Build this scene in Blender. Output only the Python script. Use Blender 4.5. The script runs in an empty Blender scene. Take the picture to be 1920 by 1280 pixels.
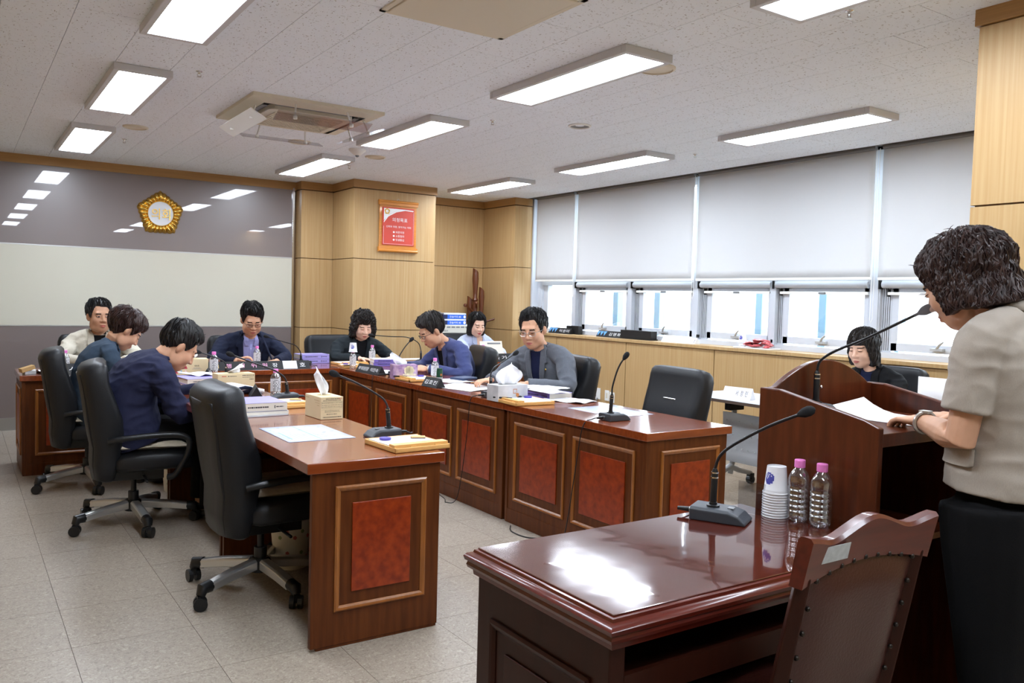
import bpy, bmesh, math, random
import numpy as np
from mathutils import Vector as V, Matrix as M, noise
from mathutils.bvhtree import BVHTree
random.seed(7)
S = bpy.context.scene
COL = S.collection
PI = math.pi

def lin(c, g=1.0):
    out = []
    for v in c:
        v = v/255.0
        out.append((v/12.92 if v <= .04045 else ((v+.055)/1.055)**2.4)*g)
    return (*out, 1.0)

# ------------------------------------------------------------------ camera
cd = bpy.data.cameras.new('camera'); cam = bpy.data.objects.new('camera', cd); COL.objects.link(cam)
cd.sensor_width = 36.0; cd.lens = 1555.773/1920*36; cd.clip_start = .05; cd.clip_end = 200
yaw, pit, rol = .591484035, -.0487469849, .0268100894
fw = V((math.sin(yaw)*math.cos(pit), math.cos(yaw)*math.cos(pit), math.sin(pit)))
r0 = V((math.cos(yaw), -math.sin(yaw), 0)); u0 = r0.cross(fw)
cr = r0*math.cos(rol)+u0*math.sin(rol); cu = u0*math.cos(rol)-r0*math.sin(rol)
cm = M((cr, cu, -fw)).transposed().to_4x4(); cm.translation = (0, 0, 1.40)
cam.matrix_world = cm
S.camera = cam
# ------------------------------------------------------------------ world, exposure
wd = bpy.data.worlds.new('overcast sky'); S.world = wd; wd.use_nodes = True
bg = wd.node_tree.nodes['Background']; bg.inputs[0].default_value = (.90, .95, 1, 1); bg.inputs[1].default_value = 5.0
S.view_settings.view_transform = 'Standard'; S.view_settings.look = 'None'
S.view_settings.gamma = 1.0; S.view_settings.use_curve_mapping = False
S.view_settings.exposure = 1.03
LAMP = 18.0            # strength of the ceiling light diffusers

# ------------------------------------------------------------------ materials
MATS = {}
def mat(name, rgb, rough=.5, metal=0., coat=0., spec=.5, trans=0., ior=1.45, emit=0., alpha=1., sheen=0., g=1.0, var=0., vscale=8., bump=0., bscale=60., stretch=None, rgb2=None, coatr=.05, detail=4.):
    """procedural principled material: colour varied by stretched noise, optional bump"""
    m = bpy.data.materials.new(name); m.use_nodes = True; MATS[name] = m
    nt = m.node_tree; p = nt.nodes['Principled BSDF']; I = p.inputs
    c = lin(rgb, g); I['Base Color'].default_value = c
    I['Roughness'].default_value = rough; I['Metallic'].default_value = metal; I['Coat Weight'].default_value = coat; I['Coat Roughness'].default_value = coatr
    I['Specular IOR Level'].default_value = spec; I['Transmission Weight'].default_value = trans; I['IOR'].default_value = ior
    I['Sheen Weight'].default_value = sheen
    if emit: I['Emission Color'].default_value = c; I['Emission Strength'].default_value = emit
    if var or bump or rgb2:
        tc = nt.nodes.new('ShaderNodeTexCoord'); mp = nt.nodes.new('ShaderNodeMapping')
        nt.links.new(tc.outputs['Object'], mp.inputs[0])
        if stretch: mp.inputs['Scale'].default_value = stretch
    if var or rgb2:
        n = nt.nodes.new('ShaderNodeTexNoise'); n.inputs['Scale'].default_value = vscale; n.inputs['Detail'].default_value = detail
        nt.links.new(mp.outputs[0], n.inputs['Vector'])
        r = nt.nodes.new('ShaderNodeValToRGB'); nt.links.new(n.outputs['Fac'], r.inputs[0])
        a, b = ((c, lin(rgb2, g)) if rgb2 else (tuple(x*(1-var) for x in c[:3])+(1,), tuple(min(1, x*(1+var)) for x in c[:3])+(1,)))
        r.color_ramp.elements[0].position = .32; r.color_ramp.elements[1].position = .68
        r.color_ramp.elements[0].color = a; r.color_ramp.elements[1].color = b
        nt.links.new(r.outputs[0], I['Base Color'])
    if bump:
        n2 = nt.nodes.new('ShaderNodeTexNoise'); n2.inputs['Scale'].default_value = bscale; n2.inputs['Detail'].default_value = 3
        nt.links.new(mp.outputs[0], n2.inputs['Vector'])
        bn = nt.nodes.new('ShaderNodeBump'); bn.inputs['Strength'].default_value = bump; bn.inputs['Distance'].default_value = .01
        nt.links.new(n2.outputs['Fac'], bn.inputs['Height']); nt.links.new(bn.outputs[0], I['Normal'])
    return m

def glassy(name, tint=(255, 255, 255), refl=.08, rough=.02, fres=.6):
    """thin clear sheet: mostly transparent, with a fresnel reflection"""
    m = bpy.data.materials.new(name); m.use_nodes = True; MATS[name] = m; nt = m.node_tree; nt.nodes.clear()
    o = nt.nodes.new('ShaderNodeOutputMaterial'); t = nt.nodes.new('ShaderNodeBsdfTransparent'); t.inputs[0].default_value = lin(tint)
    gl = nt.nodes.new('ShaderNodeBsdfGlossy'); gl.inputs['Roughness'].default_value = rough
    lw = nt.nodes.new('ShaderNodeLayerWeight'); lw.inputs['Blend'].default_value = .35
    mm = nt.nodes.new('ShaderNodeMath'); mm.operation = 'MULTIPLY_ADD'; mm.inputs[1].default_value = fres; mm.inputs[2].default_value = refl
    nt.links.new(lw.outputs['Facing'], mm.inputs[0])
    mx = nt.nodes.new('ShaderNodeMixShader'); nt.links.new(mm.outputs[0], mx.inputs[0]); nt.links.new(t.outputs[0], mx.inputs[1]); nt.links.new(gl.outputs[0], mx.inputs[2])
    nt.links.new(mx.outputs[0], o.inputs[0]); return m

def ceiling_mat():
    m = mat('acoustic tile', (240, 247, 254), .9)
    nt = m.node_tree; p = nt.nodes['Principled BSDF']; tc = nt.nodes.new('ShaderNodeTexCoord'); oi = nt.nodes.new('ShaderNodeObjectInfo')
    cmb = nt.nodes.new('ShaderNodeVectorMath'); cmb.operation = 'ADD'; sc = nt.nodes.new('ShaderNodeVectorMath'); sc.operation = 'SCALE'
    nt.links.new(oi.outputs['Location'], sc.inputs[0]); sc.inputs['Scale'].default_value = 1.37
    nt.links.new(tc.outputs['Object'], cmb.inputs[0]); nt.links.new(sc.outputs[0], cmb.inputs[1])
    prev = None
    for k, st in enumerate(((70, 230, 90), (230, 70, 90))):
        mp = nt.nodes.new('ShaderNodeMapping'); mp.inputs['Scale'].default_value = st; mp.inputs['Rotation'].default_value = (0, 0, .5+k*.35); nt.links.new(cmb.outputs[0], mp.inputs[0])
        n = nt.nodes.new('ShaderNodeTexNoise'); n.inputs['Scale'].default_value = .55; n.inputs['Detail'].default_value = 1.5; nt.links.new(mp.outputs[0], n.inputs['Vector'])
        r = nt.nodes.new('ShaderNodeValToRGB'); r.color_ramp.elements[0].position = .675; r.color_ramp.elements[1].position = .72
        nt.links.new(n.outputs['Fac'], r.inputs[0])
        if prev is None: prev = r.outputs[0]
        else:
            mx = nt.nodes.new('ShaderNodeMath'); mx.operation = 'MAXIMUM'; nt.links.new(prev, mx.inputs[0]); nt.links.new(r.outputs[0], mx.inputs[1]); prev = mx.outputs[0]
    mc = nt.nodes.new('ShaderNodeMix'); mc.data_type = 'RGBA'; nt.links.new(prev, mc.inputs[0]); mc.inputs[6].default_value = lin((240, 247, 254)); mc.inputs[7].default_value = lin((150, 145, 140))
    nt.links.new(mc.outputs[2], p.inputs['Base Color'])
    b = nt.nodes.new('ShaderNodeBump'); b.invert = True; b.inputs['Strength'].default_value = .5; b.inputs['Distance'].default_value = .004; nt.links.new(prev, b.inputs['Height']); nt.links.new(b.outputs[0], p.inputs['Normal'])

def floor_mat():
    m = mat('vinyl floor tile', (160, 148, 136), .38, spec=.4)
    nt = m.node_tree; p = nt.nodes['Principled BSDF']; tc = nt.nodes.new('ShaderNodeTexCoord'); oi = nt.nodes.new('ShaderNodeObjectInfo')
    sc = nt.nodes.new('ShaderNodeVectorMath'); sc.operation = 'SCALE'; sc.inputs['Scale'].default_value = 2.1; nt.links.new(oi.outputs['Location'], sc.inputs[0])
    ad = nt.nodes.new('ShaderNodeVectorMath'); ad.operation = 'ADD'; nt.links.new(tc.outputs['Object'], ad.inputs[0]); nt.links.new(sc.outputs[0], ad.inputs[1])
    n = nt.nodes.new('ShaderNodeTexNoise'); n.inputs['Scale'].default_value = 70; n.inputs['Detail'].default_value = 2; n.inputs['Distortion'].default_value = 1.5; nt.links.new(ad.outputs[0], n.inputs['Vector'])
    r = nt.nodes.new('ShaderNodeValToRGB'); e = r.color_ramp.elements
    e[0].position = .36; e[0].color = lin((134, 123, 110)); e[1].position = .45; e[1].color = lin((153, 141, 127))
    for pos, c in ((.6, (157, 146, 132)), (.68, (175, 166, 152))): k = e.new(pos); k.color = lin(c)
    nt.links.new(n.outputs['Fac'], r.inputs[0])
    n2 = nt.nodes.new('ShaderNodeMix'); n2.data_type = 'RGBA'; n2.blend_type = 'MULTIPLY'; n2.inputs[0].default_value = 1
    mr = nt.nodes.new('ShaderNodeMapRange'); mr.inputs[3].default_value = .95; mr.inputs[4].default_value = 1.04; nt.links.new(oi.outputs['Random'], mr.inputs[0])
    nt.links.new(r.outputs[0], n2.inputs[6]); nt.links.new(mr.outputs[0], n2.inputs[7]); nt.links.new(n2.outputs[2], p.inputs['Base Color'])

ceiling_mat(); floor_mat()
mat('ceiling joint', (112, 108, 105), .9); mat('floor joint', (84, 76, 70), .8)
mat('oak', (189, 159, 114), .42, rgb2=(179, 145, 98), vscale=1.0, stretch=(70, 70, 1.6), spec=.35)
mat('oak trim', (168, 128, 78), .45, var=.07, vscale=2, stretch=(1.5, 1.5, 60)); mat('oak groove', (92, 64, 34), .7)
mat('mahogany', (96, 50, 18), .42, rgb2=(76, 36, 11), vscale=1.6, stretch=(26, 26, 2.2), coat=.06, coatr=.25, spec=.25)
mat('mahogany top', (136, 63, 26), .26, rgb2=(116, 49, 18), vscale=3., stretch=(24, 1.6, 10), coat=.9, coatr=.10)
mat('moulding wood', (146, 88, 36), .34, var=.15, vscale=3, stretch=(20, 20, 3), coat=.3, coatr=.15)
mat('burl', (150, 55, 10), .36, rgb2=(114, 32, 4), vscale=26, detail=6, coat=.2, coatr=.2)
mat('cherry', (92, 29, 15), .28, rgb2=(76, 22, 12), vscale=2.5, stretch=(2., 22, 22), coat=.35, coatr=.1, spec=.35)
mat('cherry gloss', (84, 32, 20), .10, rgb2=(72, 26, 16), vscale=2.5, stretch=(2., 22, 22), coat=1., coatr=.03, bump=0); mat('cherry side', (50, 21, 12), .42, var=.12, vscale=2, stretch=(20, 20, 2), coat=.06, coatr=.2, spec=.22)
mat('lectern wood', (88, 40, 19), .3, rgb2=(69, 29, 13), vscale=2., stretch=(20, 20, 2.4), coat=.15, coatr=.15, spec=.3)
mat('taupe glass', (118, 106, 103), .34, coat=.9, coatr=.012, spec=.9); mat('cream glass', (204, 201, 186), .12, coat=.5, coatr=.02)
mat('chrome', (225, 225, 225), .14, metal=1.); mat('brushed steel', (190, 190, 188), .35, metal=1.); mat('gold', (226, 186, 96), .27, metal=1., var=.06, vscale=30)
mat('gold dark', (150, 112, 36), .3, metal=1.); mat('emblem white', (228, 230, 236), .4)
mat('lamp frame', (205, 205, 207), .45); mat('lamp diffuser', (232, 242, 255), .5, emit=LAMP)
mat('ivory plastic', (218, 210, 190), .5); mat('white plastic', (232, 232, 228), .4); mat('grey plastic', (120, 122, 124), .5); mat('dark slot', (30, 30, 30), .6)
mat('black plastic', (22, 23, 25), .38); mat('mic grey', (54, 58, 64), .45, bump=.05, bscale=400); mat('mic foam', (20, 21, 23), .9, bump=.4, bscale=700)
mat('black leather', (27, 28, 31), .42, bump=.1, bscale=220, spec=.38); mat('black fabric', (24, 24, 26), .85, bump=.15, bscale=500)
mat('brown leather', (62, 30, 25), .3, bump=.12, bscale=160, spec=.5); mat('cushion beige', (196, 184, 162), .9, var=.12, vscale=25, bump=.3, bscale=30)
mat('alu', (196, 201, 208), .45); mat('window white', (200, 205, 213), .4); mat('facade blue', (150, 186, 208), .6)
mat('paper', (226, 226, 229), .7); mat('paper lilac', (198, 207, 232), .35, coat=.4); mat('purple cover', (158, 150, 214), .5); mat('purple edge', (118, 104, 186), .5); mat('navy cover', (52, 66, 96), .5)
mat('page block', (222, 217, 205), .85, var=.08, vscale=3, stretch=(2, 2, 400)); mat('pink paper', (240, 214, 220), .7); mat('ink', (40, 40, 46), .7); mat('ink blue', (70, 74, 176), .6); mat('ink red', (190, 60, 40), .6); mat('grey ink', (112, 116, 140), .7)
mat('bamboo', (222, 172, 102), .45, var=.08, vscale=4, stretch=(6, 40, 40)); mat('carton', (222, 204, 164), .75, var=.03, vscale=6); mat('carton dark', (190, 168, 122), .75)
mat('purple disc', (76, 62, 160), .4); mat('eraser wood', (214, 170, 112), .6); mat('black card', (20, 20, 22), .6); mat('white print', (240, 240, 240), .6)
mat('tissue', (240, 241, 245), .9); mat('pink cap', (236, 132, 204), .4); mat('marble print', (206, 206, 208), .4, rgb2=(170, 172, 176), vscale=9, detail=8)
mat('purple print', (112, 62, 140), .4, rgb2=(196, 170, 190), vscale=22, detail=5); mat('cream print', (226, 214, 178), .5); mat('green can', (22, 70, 48), .35); mat('copper', (176, 112, 62), .4)
mat('red print', (206, 70, 54), .45); mat('plaque wood', (206, 132, 44), .35, var=.1, vscale=3, stretch=(3, 30, 30), coat=.4); mat('red snack', (150, 22, 30), .3, rgb2=(214, 120, 122), vscale=60); mat('pink print', (240, 170, 205), .6); mat('yellow print', (240, 206, 120), .6)
mat('rack cream', (212, 208, 196), .5); mat('rack black', (28, 28, 32), .3); mat('display violet', (150, 90, 255), .4, emit=1.3); mat('led green', (40, 230, 90), .4, emit=1.5); mat('led red', (240, 60, 50), .4, emit=1.2)
mat('ream blue', (34, 98, 206), .5); mat('ream navy', (22, 34, 84), .5); mat('rack wood', (96, 50, 26), .35, coat=.3); mat('table white', (196, 198, 204), .4); mat('table edge', (92, 76, 66), .5)
mat('base silver', (206, 206, 204), .28, metal=.75); mat('silver paint', (184, 187, 190), .4, metal=.3); mat('tablet cream', (226, 220, 204), .5); mat('label grey', (176, 180, 180), .7, var=.1, vscale=80); mat('nail bronze', (52, 46, 42), .35, metal=.7)
mat('floral white', (226, 222, 210), .6); mat('flower red', (206, 120, 118), .7); mat('leaf green', (150, 168, 122), .7); mat('tan box', (186, 150, 98), .6); mat('sky blue print', (96, 160, 220), .5)
mat('triangle red', (200, 70, 90), .6); mat('triangle blue', (120, 180, 220), .6); mat('tape yellow', (232, 190, 96), .6)
glassy('bottle water', (244, 246, 250), .20, .03, .7)
def veil(name, c, f):
    m = mat(name, c, .5); p = m.node_tree.nodes['Principled BSDF']; p.inputs['Alpha'].default_value = f
veil('clear label', (250, 250, 252), .55)
glassy('window glass', (246, 250, 252), .03); glassy('acrylic', (232, 232, 234), .04, .05, .2); veil('plastic bag', (150, 146, 151), .38); MATS['plastic bag'].node_tree.nodes['Principled BSDF'].inputs['Roughness'].default_value = .15
glassy('spectacle lens', (236, 238, 240), .06)
def blind_mat():
    m = mat('blind fabric', (222, 222, 221), .9, bump=.03, bscale=500)
    nt = m.node_tree; p = nt.nodes['Principled BSDF']; o = nt.nodes['Material Output']; t = nt.nodes.new('ShaderNodeBsdfTranslucent'); t.inputs[0].default_value = lin((200, 206, 214))
    mx = nt.nodes.new('ShaderNodeMixShader'); mx.inputs[0].default_value = .16; nt.links.new(p.outputs[0], mx.inputs[1]); nt.links.new(t.outputs[0], mx.inputs[2]); nt.links.new(mx.outputs[0], o.inputs[0])
blind_mat()

# ------------------------------------------------------------------ mesh building
class MB:
    def __init__(s): s.v = []; s.f = []
    def add(s, vs, fs, mx=None):
        n = len(s.v)
        s.v += [tuple(mx @ V(p)) for p in vs] if mx is not None else [tuple(p) for p in vs]
        s.f += [tuple(i+n for i in f) for f in fs]; return s
    def box(s, a, b, mx=None):
        x0, y0, z0 = a; x1, y1, z1 = b
        return s.add([(x0, y0, z0), (x1, y0, z0), (x1, y1, z0), (x0, y1, z0), (x0, y0, z1), (x1, y0, z1), (x1, y1, z1), (x0, y1, z1)],
                     [(0, 3, 2, 1), (4, 5, 6, 7), (0, 1, 5, 4), (1, 2, 6, 5), (2, 3, 7, 6), (3, 0, 4, 7)], mx)
    def tube(s, pts, r, n=8, cap=True, flat=None, ref=None):
        pts = [V(p) for p in pts]; m = len(pts); rs = r if isinstance(r, (list, tuple)) else [r]*m
        base = len(s.v); prev = V(ref) if ref is not None else None
        for i, p in enumerate(pts):
            t = (pts[min(i+1, m-1)]-pts[max(i-1, 0)]).normalized()
            if prev is None: prev = V((0, 0, 1)) if abs(t.z) < .9 else V((1, 0, 0))
            a = (prev-t*prev.dot(t)).normalized(); b = t.cross(a); prev = a
            for k in range(n):
                q = 2*PI*k/n; f = flat if flat else 1.
                s.v.append(tuple(p+a*math.cos(q)*rs[i]+b*math.sin(q)*rs[i]*f))
        for i in range(m-1):
            for k in range(n):
                s.f.append((base+i*n+k, base+i*n+(k+1) % n, base+(i+1)*n+(k+1) % n, base+(i+1)*n+k))
        if cap: s.f.append(tuple(base+k for k in range(n))[::-1]); s.f.append(tuple(base+(m-1)*n+k for k in range(n)))
        return s
    def cyl(s, a, b, r, r2=None, n=16): return s.tube([a, b], [r, r2 if r2 is not None else r], n)
    def lathe(s, prof, n=20, mx=None, cap=True):
        vs = []; fs = []; m = len(prof)
        for r, z in prof:
            for k in range(n): vs.append((r*math.cos(2*PI*k/n), r*math.sin(2*PI*k/n), z))
        for i in range(m-1):
            for k in range(n): fs.append((i*n+k, i*n+(k+1) % n, (i+1)*n+(k+1) % n, (i+1)*n+k))
        if cap: fs.append(tuple(range(n))[::-1]); fs.append(tuple((m-1)*n+k for k in range(n)))
        return s.add(vs, fs, mx)
    def prism(s, poly, h, mx=None):
        """2D outline (counter-clockwise) in local xy, raised from z=0 to z=h"""
        n = len(poly); vs = [(x, y, 0) for x, y in poly]+[(x, y, h) for x, y in poly]
        fs = [tuple(range(n))[::-1], tuple(range(n, 2*n))]+[(k, (k+1) % n, n+(k+1) % n, n+k) for k in range(n)]
        return s.add(vs, fs, mx)
    def grid(s, P, nu, nv, wrap=False):
        b = len(s.v)
        s.v += [tuple(p) for p in P]
        for j in range(nv-1):
            for i in range(nu if wrap else nu-1):
                i2 = (i+1) % nu; s.f.append((b+j*nu+i, b+j*nu+i2, b+(j+1)*nu+i2, b+(j+1)*nu+i))
        return s
    def ball(s, c, r, n=14, m=9, mx=None):
        rx, ry, rz = r if isinstance(r, (list, tuple)) else (r, r, r); vs = [(0, 0, -rz)]; fs = []
        for j in range(1, m):
            a = -PI/2+PI*j/m
            for k in range(n): vs.append((rx*math.cos(a)*math.cos(2*PI*k/n), ry*math.cos(a)*math.sin(2*PI*k/n), rz*math.sin(a)))
        vs.append((0, 0, rz)); t = len(vs)-1
        for k in range(n): fs.append((0, 1+(k+1) % n, 1+k)); fs.append((t, 1+(m-2)*n+k, 1+(m-2)*n+(k+1) % n))
        for j in range(m-2):
            for k in range(n): fs.append((1+j*n+k, 1+j*n+(k+1) % n, 1+(j+1)*n+(k+1) % n, 1+(j+1)*n+k))
        T = M.Translation(V(c)); return s.add(vs, fs, T if mx is None else mx @ T)
    def mesh(s, name):
        me = bpy.data.meshes.new(name); me.from_pydata(s.v, [], s.f); me.validate(); me.update(); return me

def at(o, rz=0, rx=0, ry=0): return M.Translation(V(o)) @ M.Rotation(rz, 4, 'Z') @ M.Rotation(ry, 4, 'Y') @ M.Rotation(rx, 4, 'X')
def ob(name, mb, m, parent=None, smooth=None, bevel=0, seg=2, sub=0):
    me = mb.mesh(name) if isinstance(mb, MB) else mb
    o = bpy.data.objects.new(name, me); COL.objects.link(o)
    if m is not None: me.materials.append(MATS[m] if isinstance(m, str) else m)
    if parent is not None: o.parent = parent
    if smooth is not None:
        for p in me.polygons: p.use_smooth = True
        if smooth < 180: me.set_sharp_from_angle(angle=math.radians(smooth))
    if bevel:
        b = o.modifiers.new('bevel', 'BEVEL'); b.width = bevel; b.segments = seg; b.limit_method = 'ANGLE'; b.angle_limit = .6
    if sub: b = o.modifiers.new('sub', 'SUBSURF'); b.levels = b.render_levels = sub
    return o
def tag(o, label, cat, group=None, kind=None):
    if label: o['label'] = label
    if cat: o['category'] = cat
    if group: o['group'] = group
    if kind: o['kind'] = kind
    return o
def thing(name, label, cat, loc=(0, 0, 0), rz=0, group=None):
    o = bpy.data.objects.new(name, None); COL.objects.link(o); o.empty_display_size = .05
    o.location = loc; o.rotation_euler = (0, 0, rz); return tag(o, label, cat, group)
def struct(name, mb, m, parent=None, **k):
    o = ob(name, mb, m, parent, **k)
    if parent is None: o['kind'] = 'structure'
    return o
def dup(root, loc, rz, label=None, group=None):
    r = root.copy(); COL.objects.link(r); r.location = loc; r.rotation_euler = (0, 0, rz)
    if label: r['label'] = label
    if group: r['group'] = group
    for ch in list(root.children):
        c = ch.copy(); COL.objects.link(c); c.parent = r
        for g in list(ch.children):
            d = g.copy(); COL.objects.link(d); d.parent = c
    return r
def rbox(sx, sy, sz, r, n=4):
    """rounded rectangle outline sx by sy, centred"""
    out = []
    for cx, cy, a0 in ((sx/2-r, sy/2-r, 0), (-sx/2+r, sy/2-r, 90), (-sx/2+r, -sy/2+r, 180), (sx/2-r, -sy/2+r, 270)):
        for k in range(n+1):
            a = math.radians(a0+90*k/n); out.append((cx+r*math.cos(a), cy+r*math.sin(a)))
    return out
_fonts = {}
def text(name, body, m, mx, parent=None, w=None, h=None, ext=.0004, space=1.0):
    """flat lettering lying in the xy plane of mx, centred, fitted to width w and height h"""
    c = bpy.data.curves.new('t', 'FONT'); c.body = body; c.align_x = 'CENTER'; c.align_y = 'CENTER'; c.extrude = 0; c.space_character = space; c.resolution_u = 3
    o = bpy.data.objects.new('t', c); COL.objects.link(o)
    me = bpy.data.meshes.new_from_object(o.evaluated_get(bpy.context.evaluated_depsgraph_get()))
    bpy.data.objects.remove(o); bpy.data.curves.remove(c)
    xs = [v.co.x for v in me.vertices]; ys = [v.co.y for v in me.vertices]
    if not xs: return None
    sx, sy = max(xs)-min(xs), max(ys)-min(ys); cx, cy = (max(xs)+min(xs))/2, (max(ys)+min(ys))/2
    fx = w/sx if w else h/sy; fy = h/sy if h else fx
    for v in me.vertices: v.co = mx @ V(((v.co.x-cx)*fx, (v.co.y-cy)*fy, ext))
    return ob(name, me, m, parent)
def face_mx(o, u, v):
    """matrix whose x axis is u, y axis is v, z axis the outward normal"""
    u = V(u).normalized(); v = V(v).normalized(); n = u.cross(v); mm = M((u, v, n)).transposed().to_4x4(); mm.translation = V(o); return mm

def wavy():
    nt = MATS['cherry gloss'].node_tree; p = nt.nodes['Principled BSDF']; tc = nt.nodes.new('ShaderNodeTexCoord'); n = nt.nodes.new('ShaderNodeTexNoise'); n.inputs['Scale'].default_value = 9; n.inputs['Detail'].default_value = 1.0
    b = nt.nodes.new('ShaderNodeBump'); b.inputs['Strength'].default_value = .10; b.inputs['Distance'].default_value = .006
    nt.links.new(tc.outputs['Object'], n.inputs['Vector']); nt.links.new(n.outputs['Fac'], b.inputs['Height']); nt.links.new(b.outputs[0], p.inputs['Normal']); nt.links.new(b.outputs[0], p.inputs['Coat Normal'])
wavy()
# ================================================================== room shell
CEIL = 2.70; YB = 9.47; XL = -1.35; YN = -3.2; XW = 5.985
def bx(*a):
    m = MB(); m.box(*a); return m
floor = struct('floor', bx((XL-.1, YN-.1, -.12), (7.6, 9.75, -.006)), 'floor joint')
ceiling = struct('ceiling', bx((XL-.1, YN-.1, CEIL+.012), (6.45, 9.75, CEIL+.1)), 'ceiling joint')
# floor tiles 45 cm, the near and visible ones one by one, the rest joined
TS = .4525
tm = MB(); g = .0009; tm.box((g, g, -.006), (TS-g, TS-g, 0)); tile_me = tm.mesh('floor_tile'); tile_me.materials.append(MATS['vinyl floor tile'])
rest = MB(); n_t = 0
for i in range(-4, 16):
    for j in range(-13, 22):
        x = .370+TS*i; y = .412+TS*j
        if y+TS > YB+.1 or x+TS > 6.3 or x < XL-.3: continue
        vis = y > .9 and x > -.1-.0*y and (x < 3.0 or y > 2.4) and y > .35*x
        if vis and n_t < 300:
            o = bpy.data.objects.new('floor_tile', tile_me); COL.objects.link(o); o.parent = floor; o.location = (x, y, 0); n_t += 1
        else: rest.box((x+g, y+g, -.006), (x+TS-g, y+TS-g, 0))
tag(ob('far_floor_tiles', rest, 'vinyl floor tile', floor), None, None, kind='stuff')
# ceiling tiles in running bond
TX, TY = .2925, .585
cm_ = MB(); g = .0014; cm_.box((g, g, 0), (TX-g, TY-g, .012)); ct_me = cm_.mesh('ceiling_tile'); ct_me.materials.append(MATS['acoustic tile'])
rest = MB(); n_t = 0
for i in range(-6, 19):
    for j in range(-8, 17):
        x = .4705+TX*i; y = -.3+TY*j+(TY/2 if i % 2 else 0)
        x1 = min(x+TX, 6.08); y1 = min(y+TY, 9.6)
        if x1-x < .05 or y1-y < .05: continue
        vis = y > 1.1 and y1-y > TY-.01 and x1-x > TX-.01 and x > .1 and y > .42*x
        if vis and n_t < 300:
            o = bpy.data.objects.new('ceiling_tile', ct_me); COL.objects.link(o); o.parent = ceiling; o.location = (x, y, CEIL); n_t += 1
        else: rest.box((x+g, y+g, CEIL), (x1-g, y1-g, CEIL+.012))
tag(ob('far_ceiling_tiles', rest, 'acoustic tile', ceiling), None, None, kind='stuff')

# walls behind the facing
wb = struct('wall_back', bx((XL-.1, YB, 0), (6.6, YB+.15, 2.8)), 'oak groove')
wl = struct('wall_left', bx((XL-.1, YN, 0), (XL, YB, 2.8)), 'oak')
wf = struct('wall_front', bx((XL, YN-.1, 0), (7.5, YN, 2.8)), 'cream glass')
# glossy three-band facing
Z1, Z2, Z3 = 1.030, 1.828, 2.622
for nm, z0, z1, m in (('glass_panel', .122, Z1-.006, 'taupe glass'), ('glass_panel', Z1+.006, Z2-.006, 'cream glass'), ('glass_panel', Z2+.006, Z3, 'taupe glass')):
    ob(nm, bx((XL, YB-.02, z0), (3.238, YB-.002, z1)), m, wb)
for z in (Z1, Z2): ob('joint_strip', bx((XL, YB-.024, z-.006), (3.238, YB-.004, z+.006)), 'brushed steel', wb)
ob('joint_strip', bx((XL, YB-.03, Z3), (3.238, YB-.004, Z3+.014)), 'chrome', wb)
ob('edge_strip', bx((3.238, YB-.04, .12), (3.262, YB-.002, Z3+.01)), 'chrome', wb)
struct('baseboard_back', bx((XL, YB-.03, 0), (3.262, YB-.002, .122)), 'brushed steel')
# oak facing: vertical faces given as start, end (going left to right seen from the room), each split at the seams
def oak_face(a, b, zs, parent, th=.03, top=2.6):
    a = V((*a, 0)); b = V((*b, 0)); L = (b-a).length
    mx = face_mx(a, (b-a), (0, 0, 1))
    for z0, z1 in zip(zs[:-1], zs[1:]):
        m = MB(); m.box((.0012, z0+.004, -th), (L-.0012, z1-.004, 0), mx); ob('panel', m, 'oak', parent)
    m = MB(); m.box((.02, 0, -th+.004), (L-.02, 2.7, -.01), mx); ob('backing', m, 'oak groove', parent)
def cornice(name, pts):
    m = MB()
    for (a, b) in zip(pts[:-1], pts[1:]):
        a = V((*a, 0)); b = V((*b, 0)); L = (b-a).length; mx = face_mx(a, b-a, (0, 0, 1))
        m.box((-.0108, 2.612, -.03), (L+.0108, 2.70, .012), mx)
    return struct(name, m, 'oak trim')
ZS = [.1, Z1, Z2, 2.606]
PP = [(3.262, YB-.02), (3.300, 9.30), (3.300, 9.28), (3.665, 9.28), (3.69, 8.665), (4.685, 8.665)]
oak_face((3.29, YB), (3.29, 9.28), ZS, wb); oak_face((3.29, 9.28), (3.668, 9.28), ZS, wb)
oak_face((3.668, 9.28), (3.668, 8.665), ZS, wb); oak_face((3.668, 8.665), (4.690, 8.665), ZS, wb); oak_face((4.690, 8.665), (4.690, 9.52), ZS, wb)
oak_face((4.69, YB-.005), (5.855, YB-.005), ZS, wb); oak_face((5.855, YB), (5.855, 8.72), ZS, wb); oak_face((5.855, 8.72), (6.125, 8.72), ZS, wb)
ob('panel_core', bx((3.70, 8.70, 0), (4.66, YB, 2.7)), 'oak groove', wb); ob('panel_core', bx((5.89, 8.75, 0), (6.4, YB, 2.7)), 'oak groove', wb); ob('panel_core', bx((3.32, 9.31, 0), (3.7, YB, 2.7)), 'oak groove', wb)
cornice('trim_1', [(XL, YB-.02), (3.285, YB-.02)]); cornice('trim_2', [(3.29, 9.45), (3.29, 9.28), (3.668, 9.28), (3.668, 8.665), (4.690, 8.665), (4.690, 9.45)])
cornice('trim_3', [(4.69, YB-.01), (5.855, YB-.01), (5.855, 8.72), (6.10, 8.72)])
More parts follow.
